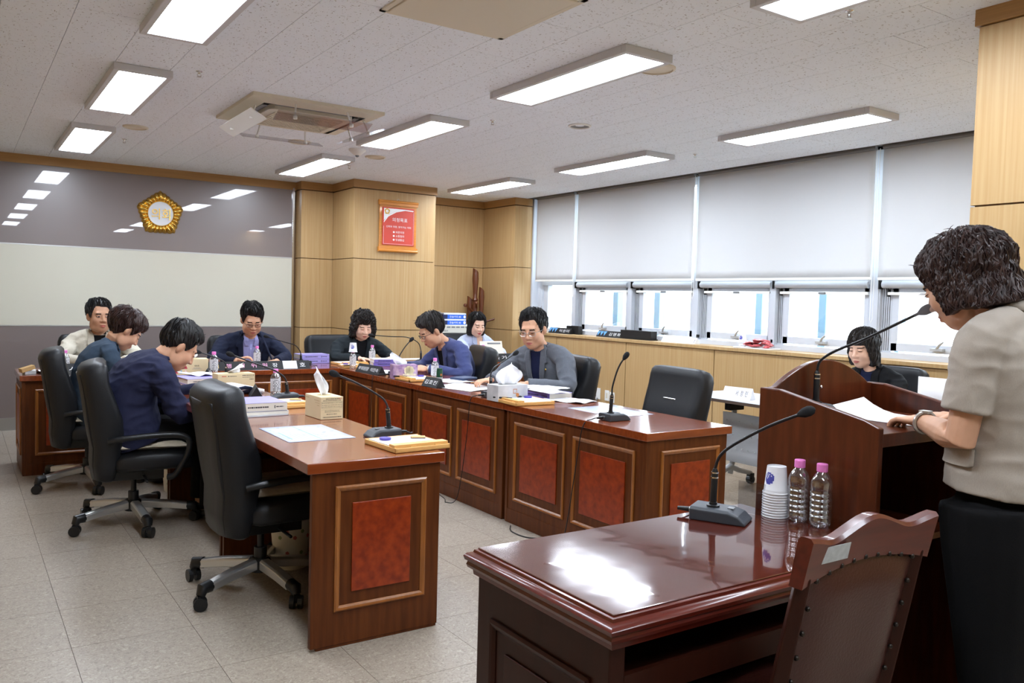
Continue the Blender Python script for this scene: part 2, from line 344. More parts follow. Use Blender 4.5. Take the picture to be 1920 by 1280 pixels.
# near pillar at the right edge of view
wr2 = struct('wall_near', bx((3.70, -1.9, 0), (6.2, 1.87, 2.7)), 'oak groove')
NZ = [.1, 1.03, 1.862, 2.63]
oak_face((3.66, 1.912), (3.66, .93), NZ, wr2); oak_face((3.66, .93), (3.66, -.1), NZ, wr2); oak_face((3.66, -.1), (3.66, -1.9), NZ, wr2)
oak_face((6.1, 1.912), (3.66, 1.912), NZ, wr2)
m = MB(); m.box((3.645, -1.9, 2.63), (3.70, 1.925, 2.70)); m.box((3.701, 1.88, 2.63), (6.0, 1.925, 2.70)); struct('trim_4', m, 'oak trim')

# ------------------------------------------------------------------ window wall
wr = struct('wall_right', bx((6.02, 1.9, 0), (6.30, 8.75, 1.0)), 'oak groove')
ys = [1.93, 2.98, 4.235, 5.46, 6.71, 7.95, 8.72]
for y0, y1 in zip(ys[:-1], ys[1:]): ob('cabinet_panel', bx((XW, y0+.0055, .1), (XW+.03, y1-.0055, .985)), 'oak', wr)
ob('sill_board', bx((XW-.018, 1.93, .99), (6.24, 8.72, 1.022)), 'oak', wr, bevel=.003)
struct('baseboard_right', bx((XW+.012, 1.93, 0), (XW+.05, 8.72, .098)), 'brushed steel')
struct('wall_right_lintel', bx((6.14, 1.9, 2.712), (6.6, 8.75, 2.95)), 'ceiling joint')
bays = [(8.60, 7.97, 0), (7.90, 6.97, 1), (6.90, 5.985, 1), (5.905, 5.005, 1), (4.985, 4.03, 1), (3.935, 3.03, 1), (2.95, 2.0, 1)]
X0 = 6.225
def window(i, yl, yr, sash):
    m = MB()
    zb, zs, zt = 1.022, 1.665, 2.70
    for a in ((yl, yl+.035), (yr-.035, yr)): m.box((X0, a[0], zb), (X0+.09, a[1], zt))
    m.box((X0, yr, zb), (X0+.09, yl, zb+.045)); m.box((X0, yr, zs-.055), (X0+.09, yl, zs)); m.box((X0, yr, 2.62), (X0+.09, yl, zt))
    w = struct('window_%d' % i, m, 'window white')
    ob('upper_pane', bx((X0+.05, yr, zs), (X0+.056, yl, 2.62)), 'window glass', w)
    if not sash:
        ob('pane', bx((X0+.05, yr, zb+.045), (X0+.056, yl, zs-.055)), 'window glass', w)
        mm = MB(); mm.box((X0+.02, yr, zb+.045), (X0+.09, yr+.03, zs-.055)); mm.box((X0+.02, yl-.09, zb+.045), (X0+.09, yl, zs-.055)); ob('side_rail', mm, 'alu', w); return
    # recessed track lines at the left, projecting sash
    mm = MB(); mm.box((X0+.035, yl-.09, zb+.045), (X0+.09, yl, zs-.055)); ob('side_rail', mm, 'alu', w)
    for k in (.012, .03, .048, .066): ob('track_groove', bx((X0+.032, yl-k-.003, zb+.06), (X0+.037, yl-k, zs-.08)), 'dark slot', w)
    sa = MB(); a, b = yr+.015, yl-.095; z0, z1 = zb+.06, zs-.075
    sa.box((X0+.02, b-.055, z0), (X0+.07, b, z1)); sa.box((X0+.02, a, z0), (X0+.07, a+.045, z1)); sa.box((X0+.02, a, z0), (X0+.07, b, z0+.065)); sa.box((X0+.02, a, z1-.05), (X0+.07, b, z1))
    s = ob('sash', sa, 'window white', w, bevel=.004)
    ob('pane', bx((X0+.045, a+.045, z0+.065), (X0+.051, b-.055, z1-.05)), 'window glass', s)
    mm = MB(); mm.tube([(X0+.0, yl-.02, 1.612), (X0+.0, yr+.01, 1.612)], .03, 12); ob('screen_case', mm, 'window white', w, smooth=40)
    mm = MB(); mm.box((X0-.03, yl-.008, 1.575), (X0+.03, yl+.004, 1.648)); ob('case_cap', mm, 'black plastic', w)
    mm = MB(); mm.box((X0-.012, yr+.01, 1.528), (X0+.022, yl-.07, 1.552)); ob('screen_bar', mm, 'white plastic', w, bevel=.003)
    mm = MB(); mm.box((X0-.010, yl-.075, 1.515), (X0+.02, yl-.065, 1.575)); ob('bar_cap', mm, 'black plastic', w)
    yc = (a+b)/2; mm = MB(); mm.box((X0-.03, yc-.03, 1.53), (X0-.008, yc+.03, 1.548)); ob('pull', mm, 'grey plastic', w, bevel=.003)
    mm = MB(); mm.box((X0-.02, yc-.05, z0+.02), (X0+.022, yc+.05, z0+.042)); mm.tube([(X0-.01, yc, z0+.04), (X0-.03, yc-.03, z0+.07), (X0-.045, yc-.07, z0+.095)], [.012, .01, .008], 8); ob('handle', mm, 'silver paint', w, bevel=.002)
    ob('hinge_block', bx((X0-.012, yl-.012, z0+.0), (X0+.01, yl+.012, z0+.03)), 'black plastic', w)
for i, b in enumerate(bays): window(i+1, *b)
mm = MB()
for a, b in ((7.935, 7.935), (6.935, 6.935), (5.945, 5.945), (4.995, 4.995), (3.98, 3.98), (2.99, 2.99), (8.66, 8.66)): mm.box((X0-.012, a-.034, 1.022), (X0+.10, a+.034, 2.70))
mm.box((6.128, 8.695, 1.022), (6.30, 8.752, 2.70)); struct('window_8', mm, 'window white')
# facade posts outside
for y, w in ((8.08, .095), (7.325, .095), (5.80, .085), (5.03, .085), (4.25, .05), (3.3, .09), (8.85, .1)):
    p = thing('facade_post', 'pale blue facade post seen through the %s window from the oak corner pillar' % {8.08: 'second', 7.325: 'third', 5.80: 'fourth', 5.03: 'fifth', 4.25: 'sixth', 3.3: 'seventh', 8.85: 'first'}[y], 'post', (7.04, y, 0), 0, 'facade posts outside')
    m = MB(); m.box((-.04, -w/2, .35), (.04, w/2, 3.0)); ob('post_face', m, 'facade blue', p, bevel=.004)
    m = MB(); m.box((.04, -w*.2, .35), (.08, w*.2, 3.0)); ob('post_web', m, 'facade blue', p)
m = MB(); m.box((6.5, 1.5, -.12), (9, 9.5, .35)); struct('wall_right_ledge', m, 'ceiling joint')
# ------------------------------------------------------------------ roller blinds
bl = [(8.62, 7.855, 1.668, 'leftmost roller blind, a narrow grey one against the oak corner pillar'), (7.79, 5.925, 1.664, 'second roller blind from the oak corner pillar, wide and grey'),
      (5.865, 3.965, 1.662, 'widest grey roller blind, above the tray of snacks on the sill'), (3.90, 1.95, 1.658, 'grey roller blind cut off by the near oak pillar, behind the speaker')]
XB = 6.125
for yl, yr, zb, lab in bl:
    t = thing('roller_blind', lab, 'blind', (XB, (yl+yr)/2, 0), 0, 'roller blinds'); h = (yl-yr)/2
    m = MB(); N = 30; P = []
    for j in range(14):
        for i in range(N):
            y = h-2*h*i/(N-1); z = 2.712-(2.712-zb)*j/13
            P.append((.006*math.sin(i*1.1+j*.25)*max(0, (j-9)/4)*.5, y, z))
    m.grid(P, N, 14); f = ob('blind_fabric', m, 'blind fabric', t, smooth=60); sd = f.modifiers.new('t', 'SOLIDIFY'); sd.thickness = .0015
    m = MB(); m.box((-.008, -h, zb-.014), (.008, h, zb+.008)); ob('bottom_bar', m, 'white plastic', t, bevel=.003)
    m = MB(); m.tube([(0, -h, 2.70), (0, h, 2.70)], .02, 10); ob('roller', m, 'grey plastic', t)
    y0 = -h-.022; zl = 1.30 if yr < 5 else 1.47
    m = MB(); m.tube([(-.01, y0+.006, 2.69), (-.01, y0+.006, zl+.03), (-.01, y0-.004, zl), (-.01, y0-.016, zl+.03), (-.01, y0-.018, 2.69)], .0025, 5); ob('bead_chain', m, 'white plastic', t)

# ------------------------------------------------------------------ ceiling fittings
def ceiling_light(x0, x1, y0, y1, lab, grp='ceiling light panels'):
    cx, cy = (x0+x1)/2, (y0+y1)/2; t = thing('ceiling_light', lab, 'light', (cx, cy, CEIL), 0, grp)
    a, b = (x1-x0)/2, (y1-y0)/2; m = MB(); w = .032; z0 = -.042
    for q in (((-a, -b, z0), (a, -b+w, 0)), ((-a, b-w, z0), (a, b, 0)), ((-a, -b+w, z0), (-a+w, b-w, 0)), ((a-w, -b+w, z0), (a, b-w, 0))): m.box(*q)
    ob('frame', m, 'lamp frame', t, bevel=.003)
    m = MB(); m.box((-a+w, -b+w, z0+.010), (a-w, b-w, z0+.016)); ob('diffuser', m, 'lamp diffuser', t)
cols = [(.755, 1.075, 'left'), (2.785, 3.112, 'middle'), (4.845, 5.18, 'right')]
rows = [(7.34, 8.68, 'farthest'), (5.26, 6.56, 'second farthest'), (3.20, 4.47, 'third'), (1.13, 2.42, 'nearest')]
for a, b, cn in cols:
    for c, d, rn in rows: ceiling_light(a, b, c, d, '%s bright ceiling light panel of the %s row' % (rn, cn))
for a, b, cn in cols:
    for c, d in ((-.94, .35),): ceiling_light(a, b, c, d, '%s ceiling light panel of the %s row behind the viewpoint' % (cn, 'first' if c > -2 else 'last'), 'ceiling lights behind the viewpoint')
for x, y, r, lab, dk in ((3.215, 3.43, .105, 'large round ceiling speaker beside the third light of the middle row', 0), (3.82, 4.87, .085, 'round recessed downlight between the middle and right light rows', 1),
                         (1.195, 7.22, .095, 'round ceiling speaker beside the farthest lights of the left row', 0), (3.24, 7.18, .095, 'round ceiling speaker beside the farthest light of the middle row', 0), (2.43, 6.93, .095, 'round ceiling speaker half hidden behind the air conditioner vane', 0)):
    t = thing('ceiling_downlight' if dk else 'ceiling_speaker', lab, 'light' if dk else 'speaker', (x, y, CEIL))
    m = MB(); m.lathe([(r, 0), (r, -.006), (r*.86, -.012), (r*.84, -.004), (r*.8, .0)], 28, cap=False); ob('rim', m, 'white plastic' if dk else 'ivory plastic', t, smooth=40)
    m = MB(); m.lathe([(r*.84, -.005), (.001, -.007 if not dk else .004)], 28, cap=False); ob('grille', m, 'grey plastic' if dk else 'ivory plastic', t, smooth=60)
t = thing('motion_sensor', 'white domed sensor on the ceiling near the far middle lights', 'sensor', (2.955, 6.93, CEIL))
m = MB(); m.lathe([(.075, 0), (.075, -.012), (.055, -.03), (.03, -.05), (.001, -.058)], 20, cap=False); ob('housing', m, 'white plastic', t, smooth=60); m = MB(); m.ball((0, 0, -.052), .018); ob('lens', m, 'grey plastic', t, smooth=180)
for x, y, w in ((1.2, 5.165, 'beside the second left light'), (3.233, 5.14, 'between the middle lights'), (1.214, 7.87, 'beside the farthest left light'), (3.257, 7.83, 'beside the farthest middle light'), (3.242, 2.26, 'beside the nearest middle light'), (5.28, 5.12, 'beside the blinds between the right lights'), (5.3, 7.82, 'above the corner beside the farthest right light')):
    t = thing('fire_sprinkler', 'small chrome sprinkler head on the ceiling '+w, 'sprinkler', (x, y, CEIL), 0, 'ceiling sprinklers'); t.scale = (.72, .72, .72)
    m = MB(); m.lathe([(.028, 0), (.026, -.004), (.012, -.008), (.01, -.022), (.001, -.022)], 14, cap=False); ob('escutcheon', m, 'chrome', t, smooth=50)
    m = MB(); m.tube([(-.012, 0, -.02), (-.016, 0, -.032), (0, 0, -.042)], .003, 6); m.tube([(.012, 0, -.02), (.016, 0, -.032), (0, 0, -.042)], .003, 6); m.lathe([(.018, -.042), (.018, -.045)], 12); ob('deflector', m, 'brushed steel', t)
t = thing('ceiling_hatch', 'plain ivory access hatch in the ceiling at the top edge', 'hatch', (1.93, 3.2, CEIL))
m = MB(); m.box((-.3, -.32, -.012), (.3, .3, 0)); ob('hatch_lid', m, 'ivory plastic', t, bevel=.004)
m = MB()
for q in (((-.33, -.35, -.008), (.33, -.325, 0)), ((-.33, .305, -.008), (.33, .33, 0)), ((-.33, -.35, -.008), (-.305, .33, 0)), ((.305, -.35, -.008), (.33, .33, 0))): m.box(*q)
ob('hatch_frame', m, 'ivory plastic', t)
# cassette air conditioner
t = thing('air_conditioner', 'ivory cassette air conditioner in the ceiling with clear deflector vanes', 'air conditioner', (2.055, 5.885, CEIL))
m = MB(); H = .46
ring = MB()
for a in range(4):
    mx = M.Rotation(a*PI/2, 4, 'Z')
    ring.add([(-H, -H, -.022), (H, -H, -.022), (.36, -.36, -.04), (-.36, -.36, -.04), (-H, -H, 0), (H, -H, 0)], [(0, 1, 2, 3)[::-1], (0, 4, 5, 1)[::-1]], mx)
ob('face_frame', ring, 'ivory plastic', t)
ob('slot_back', bx((-.36, -.36, -.012), (.36, .36, -.002)), 'dark slot', t)
m = MB(); m.prism(rbox(.60, .60, 0, .05), .035, at((0, 0, -.058))); ob('intake_panel', m, 'ivory plastic', t, bevel=.004)
m = MB(); m.box((-.24, -.22, -.0605), (.24, .22, -.0585)); gp = ob('intake_grille', m, 'dark slot', t)
m = MB()
for k in range(25): m.box((-.24+.02*k-.0035, -.22, -.066), (-.24+.02*k+.0035, .22, -.059))
for k in range(13): m.box((-.24, -.22+.0367*k-.006, -.067), (.24, -.22+.0367*k+.006, -.059))
tag(ob('grille_bars', m, 'ivory plastic', gp), None, None, kind='stuff')
for a in range(4):
    mx = M.Rotation(a*PI/2, 4, 'Z'); m = MB(); m.box((-.27, -.348, -.034), (.27, -.308, -.028), mx @ at((0, 0, 0))); ob('louvre', m, 'grey plastic', t)
for k, (cx, cy, lx, ly, tilt) in enumerate(((-.41, -.02, .12, .78, .5), (0.02, -.445, .66, .12, .35), (.01, .40, .62, .10, -.35), (.42, -.12, .17, .52, -.3))):
    m = MB(); mx = at((cx, cy, -.125)) @ (M.Rotation(tilt, 4, 'Y') if ly > lx else M.Rotation(-tilt, 4, 'X'))
    m.box((-lx/2, -ly/2, -.004), (lx/2, ly/2, .004), mx)
    vn = ob('deflector_vane', m, 'acrylic' if k else 'white plastic', t, bevel=.002)
    for s in (-.3, .3):
        m = MB(); px, py = (cx, cy+s*ly) if ly > lx else (cx+s*lx, cy)
        m.tube([(px*.92, py*.92, -.03), (px, py, -.12)], .007, 8); m.lathe([(.014, -.135), (.014, -.112)], 10, at((px, py, 0)))
        ob('vane_bracket', m, 'white plastic', vn)
# ------------------------------------------------------------------ wall things
def chrys(r, n_sub, depth, inner):
    """domed five-sided flower of radiating petals"""
    mb = MB(); N = 300; P = []
    def rad(a):
        q = (a-PI/2) % (2*PI/5); q = min(q, 2*PI/5-q)
        env = 1.0-.17*math.sin(q/(PI/5)*PI/2)**1.0
        return r*env*(1+.045*abs(math.cos(14*(a-PI/2)))-.03)
    for j in range(9):
        f = j/8
        for i in range(N):
            a = 2*PI*i/N; R = inner*r+(rad(a)-inner*r)*f; h = depth*(math.sin(PI*(.12+.88*f)))**.6*(.62+.38*abs(math.cos(14*(a-PI/2)))**.7) if j < 8 else 0
            P.append((R*math.cos(a), R*math.sin(a), h))
    mb.grid(P, N, 9, wrap=True); return mb
t = thing('council_emblem', 'gold pentagonal flower emblem with white disc on the taupe glass wall', 'emblem', (1.81, YB-.021, 2.222))
fx = face_mx((0, 0, 0), (1, 0, 0), (0, 0, 1))
m = chrys(.242, 25, .045, .52); m.v = [tuple(fx @ V(p)) for p in m.v]; ob('petals', m, 'gold', t, smooth=50)
m = MB(); m.lathe([(.137, .0), (.137, .03), (.131, .036), (.125, .03), (.125, .0)], 40, fx, cap=False); ob('rim', m, 'gold', t, smooth=50)
m = MB(); m.lathe([(.127, 0), (.127, .026), (.001, .030)], 40, fx, cap=False); ob('disc', m, 'emblem white', t, smooth=50)
tx = text('lettering', '의회', 'gold', fx @ at((0, -.004, .031)), t, w=.185, h=.115); sd = tx.modifiers.new('s', 'SOLIDIFY'); sd.thickness = .006; sd.offset = 1
t = thing('council_goal_plaque', 'red goal plaque in a golden wooden hanging frame on the oak pillar', 'plaque', (4.20, 8.663, 2.21))
m = MB(); m.box((-.232, -.262, .004), (.232, .262, .018), fx); ob('back_board', m, 'plaque wood', t, bevel=.003)
for z, hh in ((.262, .028), (-.262, .028)):
    m = MB(); m.box((-.242, z-hh, .0), (.242, z+hh*.9, .034), fx); m.tube([fx @ V((-.245, z+hh*.5*(1 if z > 0 else -1), .026)), fx @ V((.245, z+hh*.5*(1 if z > 0 else -1), .026))], .016, 10); ob('roll_bar', m, 'plaque wood', t, smooth=40)
m = MB(); m.box((-.198, -.212, .018), (.198, .212, .030), fx); pl = ob('red_plate', m, 'red print', t, bevel=.002)
m = MB(); m.add([fx @ V((-.185, .198, .0308)), fx @ V((-.185, .06, .0308)), fx @ V((-.13, .125, .0308)), fx @ V((-.04, .175, .0308)), fx @ V((.09, .198, .0308))], [(0, 1, 2, 3, 4)]); ob('white_corner', m, 'white print', pl)
m = MB(); pts = [(-.185, .035), (-.13, .105), (-.03, .16), (.08, .185), (.185, .18), (.185, .192), (.08, .197), (-.04, .174), (-.14, .118), (-.185, .05)]
m.add([fx @ V((x, y, .0311)) for x, y in pts], [tuple(range(len(pts)))]); ob('white_sweep', m, 'white print', pl)
m = chrys(.036, 10, .004, .5); m.v = [tuple(fx @ at((-.145, .165, .0312)) @ V(p)) for p in m.v]; ob('small_emblem', m, 'gold', pl)
m = MB()
for a, b in (((-.186, -.2), (.186, -.2)), ((-.186, -.2), (-.186, .0)), ((.186, -.2), (.186, .17))): m.tube([fx @ V((*a, .031)), fx @ V((*b, .031))], .0012, 4)
ob('border_line', m, 'white print', pl)
text('lettering', '의정목표', 'white print', fx @ at((.015, .075, .031)), pl, w=.19, h=.045)
text('lettering', '신뢰와 희망, 찾아가는 의회', 'white print', fx @ at((.0, -.005, .031)), pl, w=.31, h=.024)
for k, s in enumerate(('● 바른의정', '● 소통협의', '● 민생중심')): text('lettering', s, 'white print', fx @ at((0, -.065-.043*k, .031)), pl, w=.14, h=.026)
m = MB(); m.tube([fx @ V((-.012, .285, .01)), fx @ V((-.012, .305, .012)), fx @ V((0, .315, .012)), fx @ V((.012, .305, .012)), fx @ V((.012, .285, .01))], .003, 6); ob('hanger', m, 'chrome', t)
# sockets on the cabinet front
wx = face_mx((0, 0, 0), (0, -1, 0), (0, 0, 1))
for i, (y, z, w, h, lab) in enumerate(((7.165, .39, .115, .125, 'white double socket plate with a plug on the oak cabinet'), (6.99, .385, .07, .115, 'white single switch plate beside the double socket'), (6.905, .372, .075, .115, 'white wall plate partly behind the microphone stem'))):
    t = thing('socket_plate', lab, 'socket', (XW-.0005, y, z)); m = MB(); m.box((-w/2, -h/2, 0), (w/2, h/2, .009), wx); ob('cover', m, 'white plastic', t, bevel=.002)
    if i == 0:
        m = MB()
        for zz in (.028, -.022): m.lathe([(.02, .009), (.02, .012), (.001, .0122)], 14, wx @ at((-.028, zz, 0)), cap=False)
        ob('outlet', m, 'black plastic', t); m = MB(); m.tube([wx @ V((.02, -.05, .012)), wx @ V((.022, -.065, .03)), wx @ V((.022, -.10, .02)), wx @ V((.022, -.24, .012)), wx @ V((.022, -.372, .006))], [.008, .01, .004, .004, .004], 8); ob('plug_cord', m, 'grey plastic', t)
    else: m = MB(); m.box((-w*.22, -h*.25, .009), (w*.22, h*.25, .0115), wx); ob('rocker', m, 'ivory plastic', t, bevel=.001)
# ================================================================== tables and desks
TZ = .752
def inset_face(root, o, u, u0, u1, v0, v1, frame_m='moulding wood', panel_m='burl', w=.022, gap=.05, proud=.011):
    """raised moulding frame with a panel inside it, on the vertical plane through o along u"""
    mx = face_mx(o, u, (0, 0, 1)); m = MB()
    prof = [(0, 0), (0, proud*.55), (.3*w, proud), (.62*w, proud*.8), (w, proud*.25), (w, 0)]
    def P(i, d):
        q, z = d
        return [(u0+q, v0+q, z), (u1-q, v0+q, z), (u1-q, v1-q, z), (u0+q, v1-q, z)][i]
    vs = []; fs = []
    for d in prof:
        for i in range(4): vs.append(P(i, d))
    for k in range(len(prof)-1):
        for i in range(4): fs.append((k*4+i, k*4+(i+1) % 4, (k+1)*4+(i+1) % 4, (k+1)*4+i))
    m.add(vs, fs, mx); ob('moulding', m, frame_m, root)
    m = MB(); g = w+gap; m.box((u0+g, v0+g, 0), (u1-g, v1-g, .007), mx); ob('inset_panel', m, panel_m, root, bevel=.002)

def council_desk(name, label, loc, L, D, rz, front_insets=2, end=(True, True), h=TZ, grp=None, cat='desk', open_back=True, top='mahogany top'):
    """desk L long (local x) and D deep (local y); its panelled front faces local -y, sitters are at +y"""
    t = thing(name, label, cat, loc, rz, grp); a, b = L/2, D/2
    m = MB(); m.box((-a, -b, h-.042), (a, b, h)); ob('tabletop', m, top, t, bevel=.003)
    fy = -b+.02
    m = MB(); m.box((-a+.018, fy, .055), (a-.018, fy+.022, h-.042)); ob('front_panel', m, 'mahogany', t)
    m = MB(); m.box((-a+.018, fy-.004, .0), (a-.018, fy+.02, .092)); ob('plinth', m, 'mahogany', t, bevel=.003)
    for s in (-1, 1):
        x0, x1 = (-a+.014, -a+.04) if s < 0 else (a-.04, a-.014)
        m = MB(); m.box((x0, fy-.006, .012), (x1, b-.025, h-.042)); m.box((x0+.003, fy+.01, 0), (x1-.003, b-.05, .012)); ob('end_panel', m, 'mahogany', t, bevel=.002)
        if end[0 if s < 0 else 1]:
            W = D-.045
            inset_face(t, (x0 if s < 0 else x1, (b-.025 if s < 0 else fy), 0), (0, -1, 0) if s < 0 else (0, 1, 0), .095, W-.06, .148, h-.10)
    if front_insets:
        n = front_insets; st = .10; mu = .075; w = (L-2*st-mu*(n-1))/n
        for k in range(n):
            u = -a+st+k*(w+mu); inset_face(t, (0, fy, 0), (1, 0, 0), u, u+w, .148, h-.105)
    m = MB(); m.box((-a+.05, fy+.03, h-.17), (a-.05, fy+.20, h-.155)); ob('under_shelf', m, 'mahogany', t)
    return t
PIH = PI/2
# right row: fronts face -X  (local -y -> world -x : rotate by -90)
RX0, RX1 = 2.885, 3.515
for y0, y1, lab in ((3.056, 4.366, 'nearest panelled desk of the window-side row, with an empty chair behind it'), (4.372, 5.664, 'middle panelled desk of the window-side row, under the marble print tissue box'), (5.670, 7.062, 'farthest panelled desk of the window-side row, under the purple tissue box')):
    council_desk('council_desk', lab, ((RX0+RX1)/2, (y0+y1)/2, 0), y1-y0, RX1-RX0, -PIH, grp='window-side row of council desks')
LX0, LX1 = 1.121, 1.724
for y0, y1, lab in ((3.054, 4.366, 'nearest desk of the left row, its burl end panel facing the viewer'), (4.372, 5.664, 'middle desk of the left row, in front of the man in the navy shirt jacket'), (5.670, 7.0, 'farthest desk of the left row, in front of the woman in teal')):
    council_desk('council_desk', lab, ((LX0+LX1)/2, (y0+y1)/2, 0), y1-y0, LX1-LX0, PIH, grp='left row of council desks')
council_desk('head_desk', 'long head table with the chairman name plate, closing the far end', (2.30, 7.46, 0), 2.35, .78, 0, front_insets=4)
council_desk('head_desk', 'head table extension at the oak pillar, before the curly haired woman', (3.80, 7.46, 0), .64, .78, 0, front_insets=1)
council_desk('clerk_desk', 'dark clerk desk at the far left, before the man in beige', (.73, 7.40, 0), .68, .66, 0, front_insets=1)
council_desk('stenographer_desk', 'red-brown stenographer desk in the far corner before the woman in light blue', (5.0, 7.62, 0), 1.2, .6, 0, front_insets=2)

# near desk with moulded edge (cherry)
t = thing('witness_desk', 'glossy dark cherry desk with moulded edge in the foreground', 'desk', (1.655, 1.565, 0))
a, b = .535, .295
def moulded_top(w, d, z0, prof):
    vs = []; fs = []
    for o_, z in prof:
        for sx, sy in ((-1, -1), (1, -1), (1, 1), (-1, 1)): vs.append((sx*(w+o_), sy*(d+o_), z0+z))
    n = len(prof)
    for k in range(n-1):
        for i in range(4): fs.append((k*4+i, k*4+(i+1) % 4, (k+1)*4+(i+1) % 4, (k+1)*4+i))
    fs.append((3, 2, 1, 0)); fs.append(tuple((n-1)*4+i for i in range(4)))
    m = MB(); m.add(vs, fs); return m
m = moulded_top(a-.02, b-.02, .672, [(-.006, 0), (.004, .004), (.006, .018), (.016, .022), (.019, .030), (.016, .038), (.022, .042), (.025, .052), (.018, .060), (.006, .063), (.004, .070), (-.004, .072)])
ob('tabletop', m, 'cherry', t, smooth=35)
m = MB(); m.box((-a+.024, -b+.024, .744), (a-.022, b-.022, .7475)); ob('table_glass', m, 'cherry gloss', t, bevel=.002)
for s in (-1, 1):
    m = MB(); m.box((s*(a-.045)-.022, -b+.03, .0), (s*(a-.045)+.022, b-.03, .674)); ob('end_panel', m, 'cherry side', t, bevel=.003)
inset_face(t, (-a+.023, b-.03, 0), (0, -1, 0), .07, .47, .16, .585, 'cherry side', 'cherry side', w=.024, gap=.045)
m = MB(); m.box((-a+.06, b-.07, .08), (a-.06, b-.05, .674)); ob('modesty_panel', m, 'cherry side', t)
m = MB(); m.box((-a+.066, -b+.04, .56), (a-.066, b-.07, .575)); m.box((-a+.066, -b+.03, .545), (a-.066, -b+.045, .605)); ob('under_shelf', m, 'cherry side', t)
m = MB(); m.box((-a+.022, -b+.025, 0), (a-.022, b-.025, .07)); m = MB(); m.box((-a+.066, b-.075, 0), (a-.066, b-.045, .08)); ob('plinth', m, 'cherry side', t)

# lectern
LX, LR, LN, LF = 2.222, 2.835, 1.388, 1.822
t = thing('lectern', 'brown wooden lectern with arched front board before the standing speaker', 'lectern', ((LX+LR)/2, (LN+LF)/2, 0))
hw = (LR-LX)/2; hd = (LF-LN)/2
def side_poly():
    return [(-hd, 0), (hd, 0), (hd, 1.136), (hd-.075, 1.136), (hd-.115, 1.128), (-hd+.05, 1.076), (-hd, 1.058)]
for s in (-1, 1):
    m = MB(); mx = face_mx((-hw if s < 0 else hw-.026, 0, 0), (0, 1, 0), (0, 0, 1)); m.prism(side_poly(), .026, mx); ob('side_panel', m, 'lectern wood', t, bevel=.004)
arch = [(-hw+.026, .05), (hw-.026, .05), (hw-.026, 1.136)]
N = 18
for k in range(N+1):
    q = k/N; x = hw-.05-(2*hw-.10)*q; arch.append((x, 1.138+.086*math.sin(PI*q)**.9))
arch.append((-hw+.026, 1.136))
m = MB(); m.prism(arch, .026, face_mx((0, hd-.004, 0), (1, 0, 0), (0, 0, 1))); ob('arched_board', m, 'lectern wood', t, bevel=.004)
m = MB(); m.box((-hw+.027, -hd+.004, 1.000), (hw-.027, hd-.032, 1.040)); ob('reading_board', m, 'lectern wood', t, bevel=.003)
m = MB(); m.box((-hw+.027, -hd+.06, .66), (hw-.027, hd-.032, .68)); ob('shelf', m, 'lectern wood', t)
m = MB(); m.box((-hw-.015, -hd+.0, 0), (hw+.015, hd+.01, .05)); ob('base', m, 'lectern wood', t, bevel=.004)
m = MB(); m.lathe([(.006, 0), (.005, .003), (.001, .004)], 10, face_mx((-.02, hd-.0305, 1.13), (1, 0, 0), (0, 0, 1)), cap=False); ob('screw_cover', m, 'chrome', t, smooth=60)

# folding table at the right with tilted modesty panel
t = thing('folding_table', 'white topped folding table on silver castored legs beside the window cabinets', 'table', (5.02, 3.75, 0), .30*0)
m = MB(); m.box((-.3, -.9, .692), (.3, .9, .716)); ob('tabletop', m, 'table white', t, bevel=.004)
m = MB(); m.box((-.302, -.902, .690), (-.29, .902, .712)); m.box((-.302, .892, .690), (.302, .902, .712)); ob('edge_band', m, 'table edge', t)
for s in (-1, 1):
    y = s*.62; m = MB()
    m.tube([(.02, y, .60), (.02, y, .20), (.0, y, .10)], .022, 10); m.tube([(-.22, y, .085), (-.08, y, .13), (0, y, .16), (.10, y, .12), (.24, y, .085)], [.018, .022, .026, .022, .018], 10); lg = ob('leg', m, 'silver paint', t, smooth=50)
    m = MB(); m.box((-.06, y-.03, .60), (.10, y+.03, .692)); ob('pivot', m, 'black plastic', lg, bevel=.006)
    for x in (-.22, .24):
        m = MB(); m.tube([(x, y-.022, .032), (x, y+.022, .032)], .032, 14); m.box((x-.018, y-.026, .035), (x+.018, y+.026, .085)); ob('caster', m, 'black plastic', lg, bevel=.004)
m = MB()
mx = at((-.13, 0, .60)) @ M.Rotation(.16, 4, 'Y')
pts = [(.0, 0), (.02, -.10), (.035, -.20), (.02, -.30), (.0, -.36)]
P = []
for x, z in pts:
    for y in (-.60, .60): P.append(mx @ V((x, y, z)))
m.grid(P, 2, 5); mp = ob('modesty_panel', m, 'silver paint', t, smooth=60); sd = mp.modifiers.new('s', 'SOLIDIFY'); sd.thickness = .006
m = MB()
for j in range(3):
    for i in range(10):
        x, z = pts[1+j]; m.lathe([(.007, .0), (.006, .004)], 8, mx @ face_mx((x-.006, .56-.06*i, z+.04), (0, -1, 0), (0, 0, 1)))
tag(ob('punched_holes', m, 'label grey', mp), None, None, kind='stuff')

# white stool-like side table behind the man in blue
t = thing('side_table', 'small white round-edged side table at the foot of the oak pillar', 'table', (4.05, 7.92, 0))
m = MB(); m.prism(rbox(.5, .34, 0, .06), .03, at((0, 0, .72))); ob('table_top', m, 'white plastic', t, bevel=.008)
m = MB(); m.lathe([(.15, 0), (.15, .02), (.05, .04), (.05, .68), (.12, .72)], 16); ob('pedestal', m, 'white plastic', t, smooth=50)

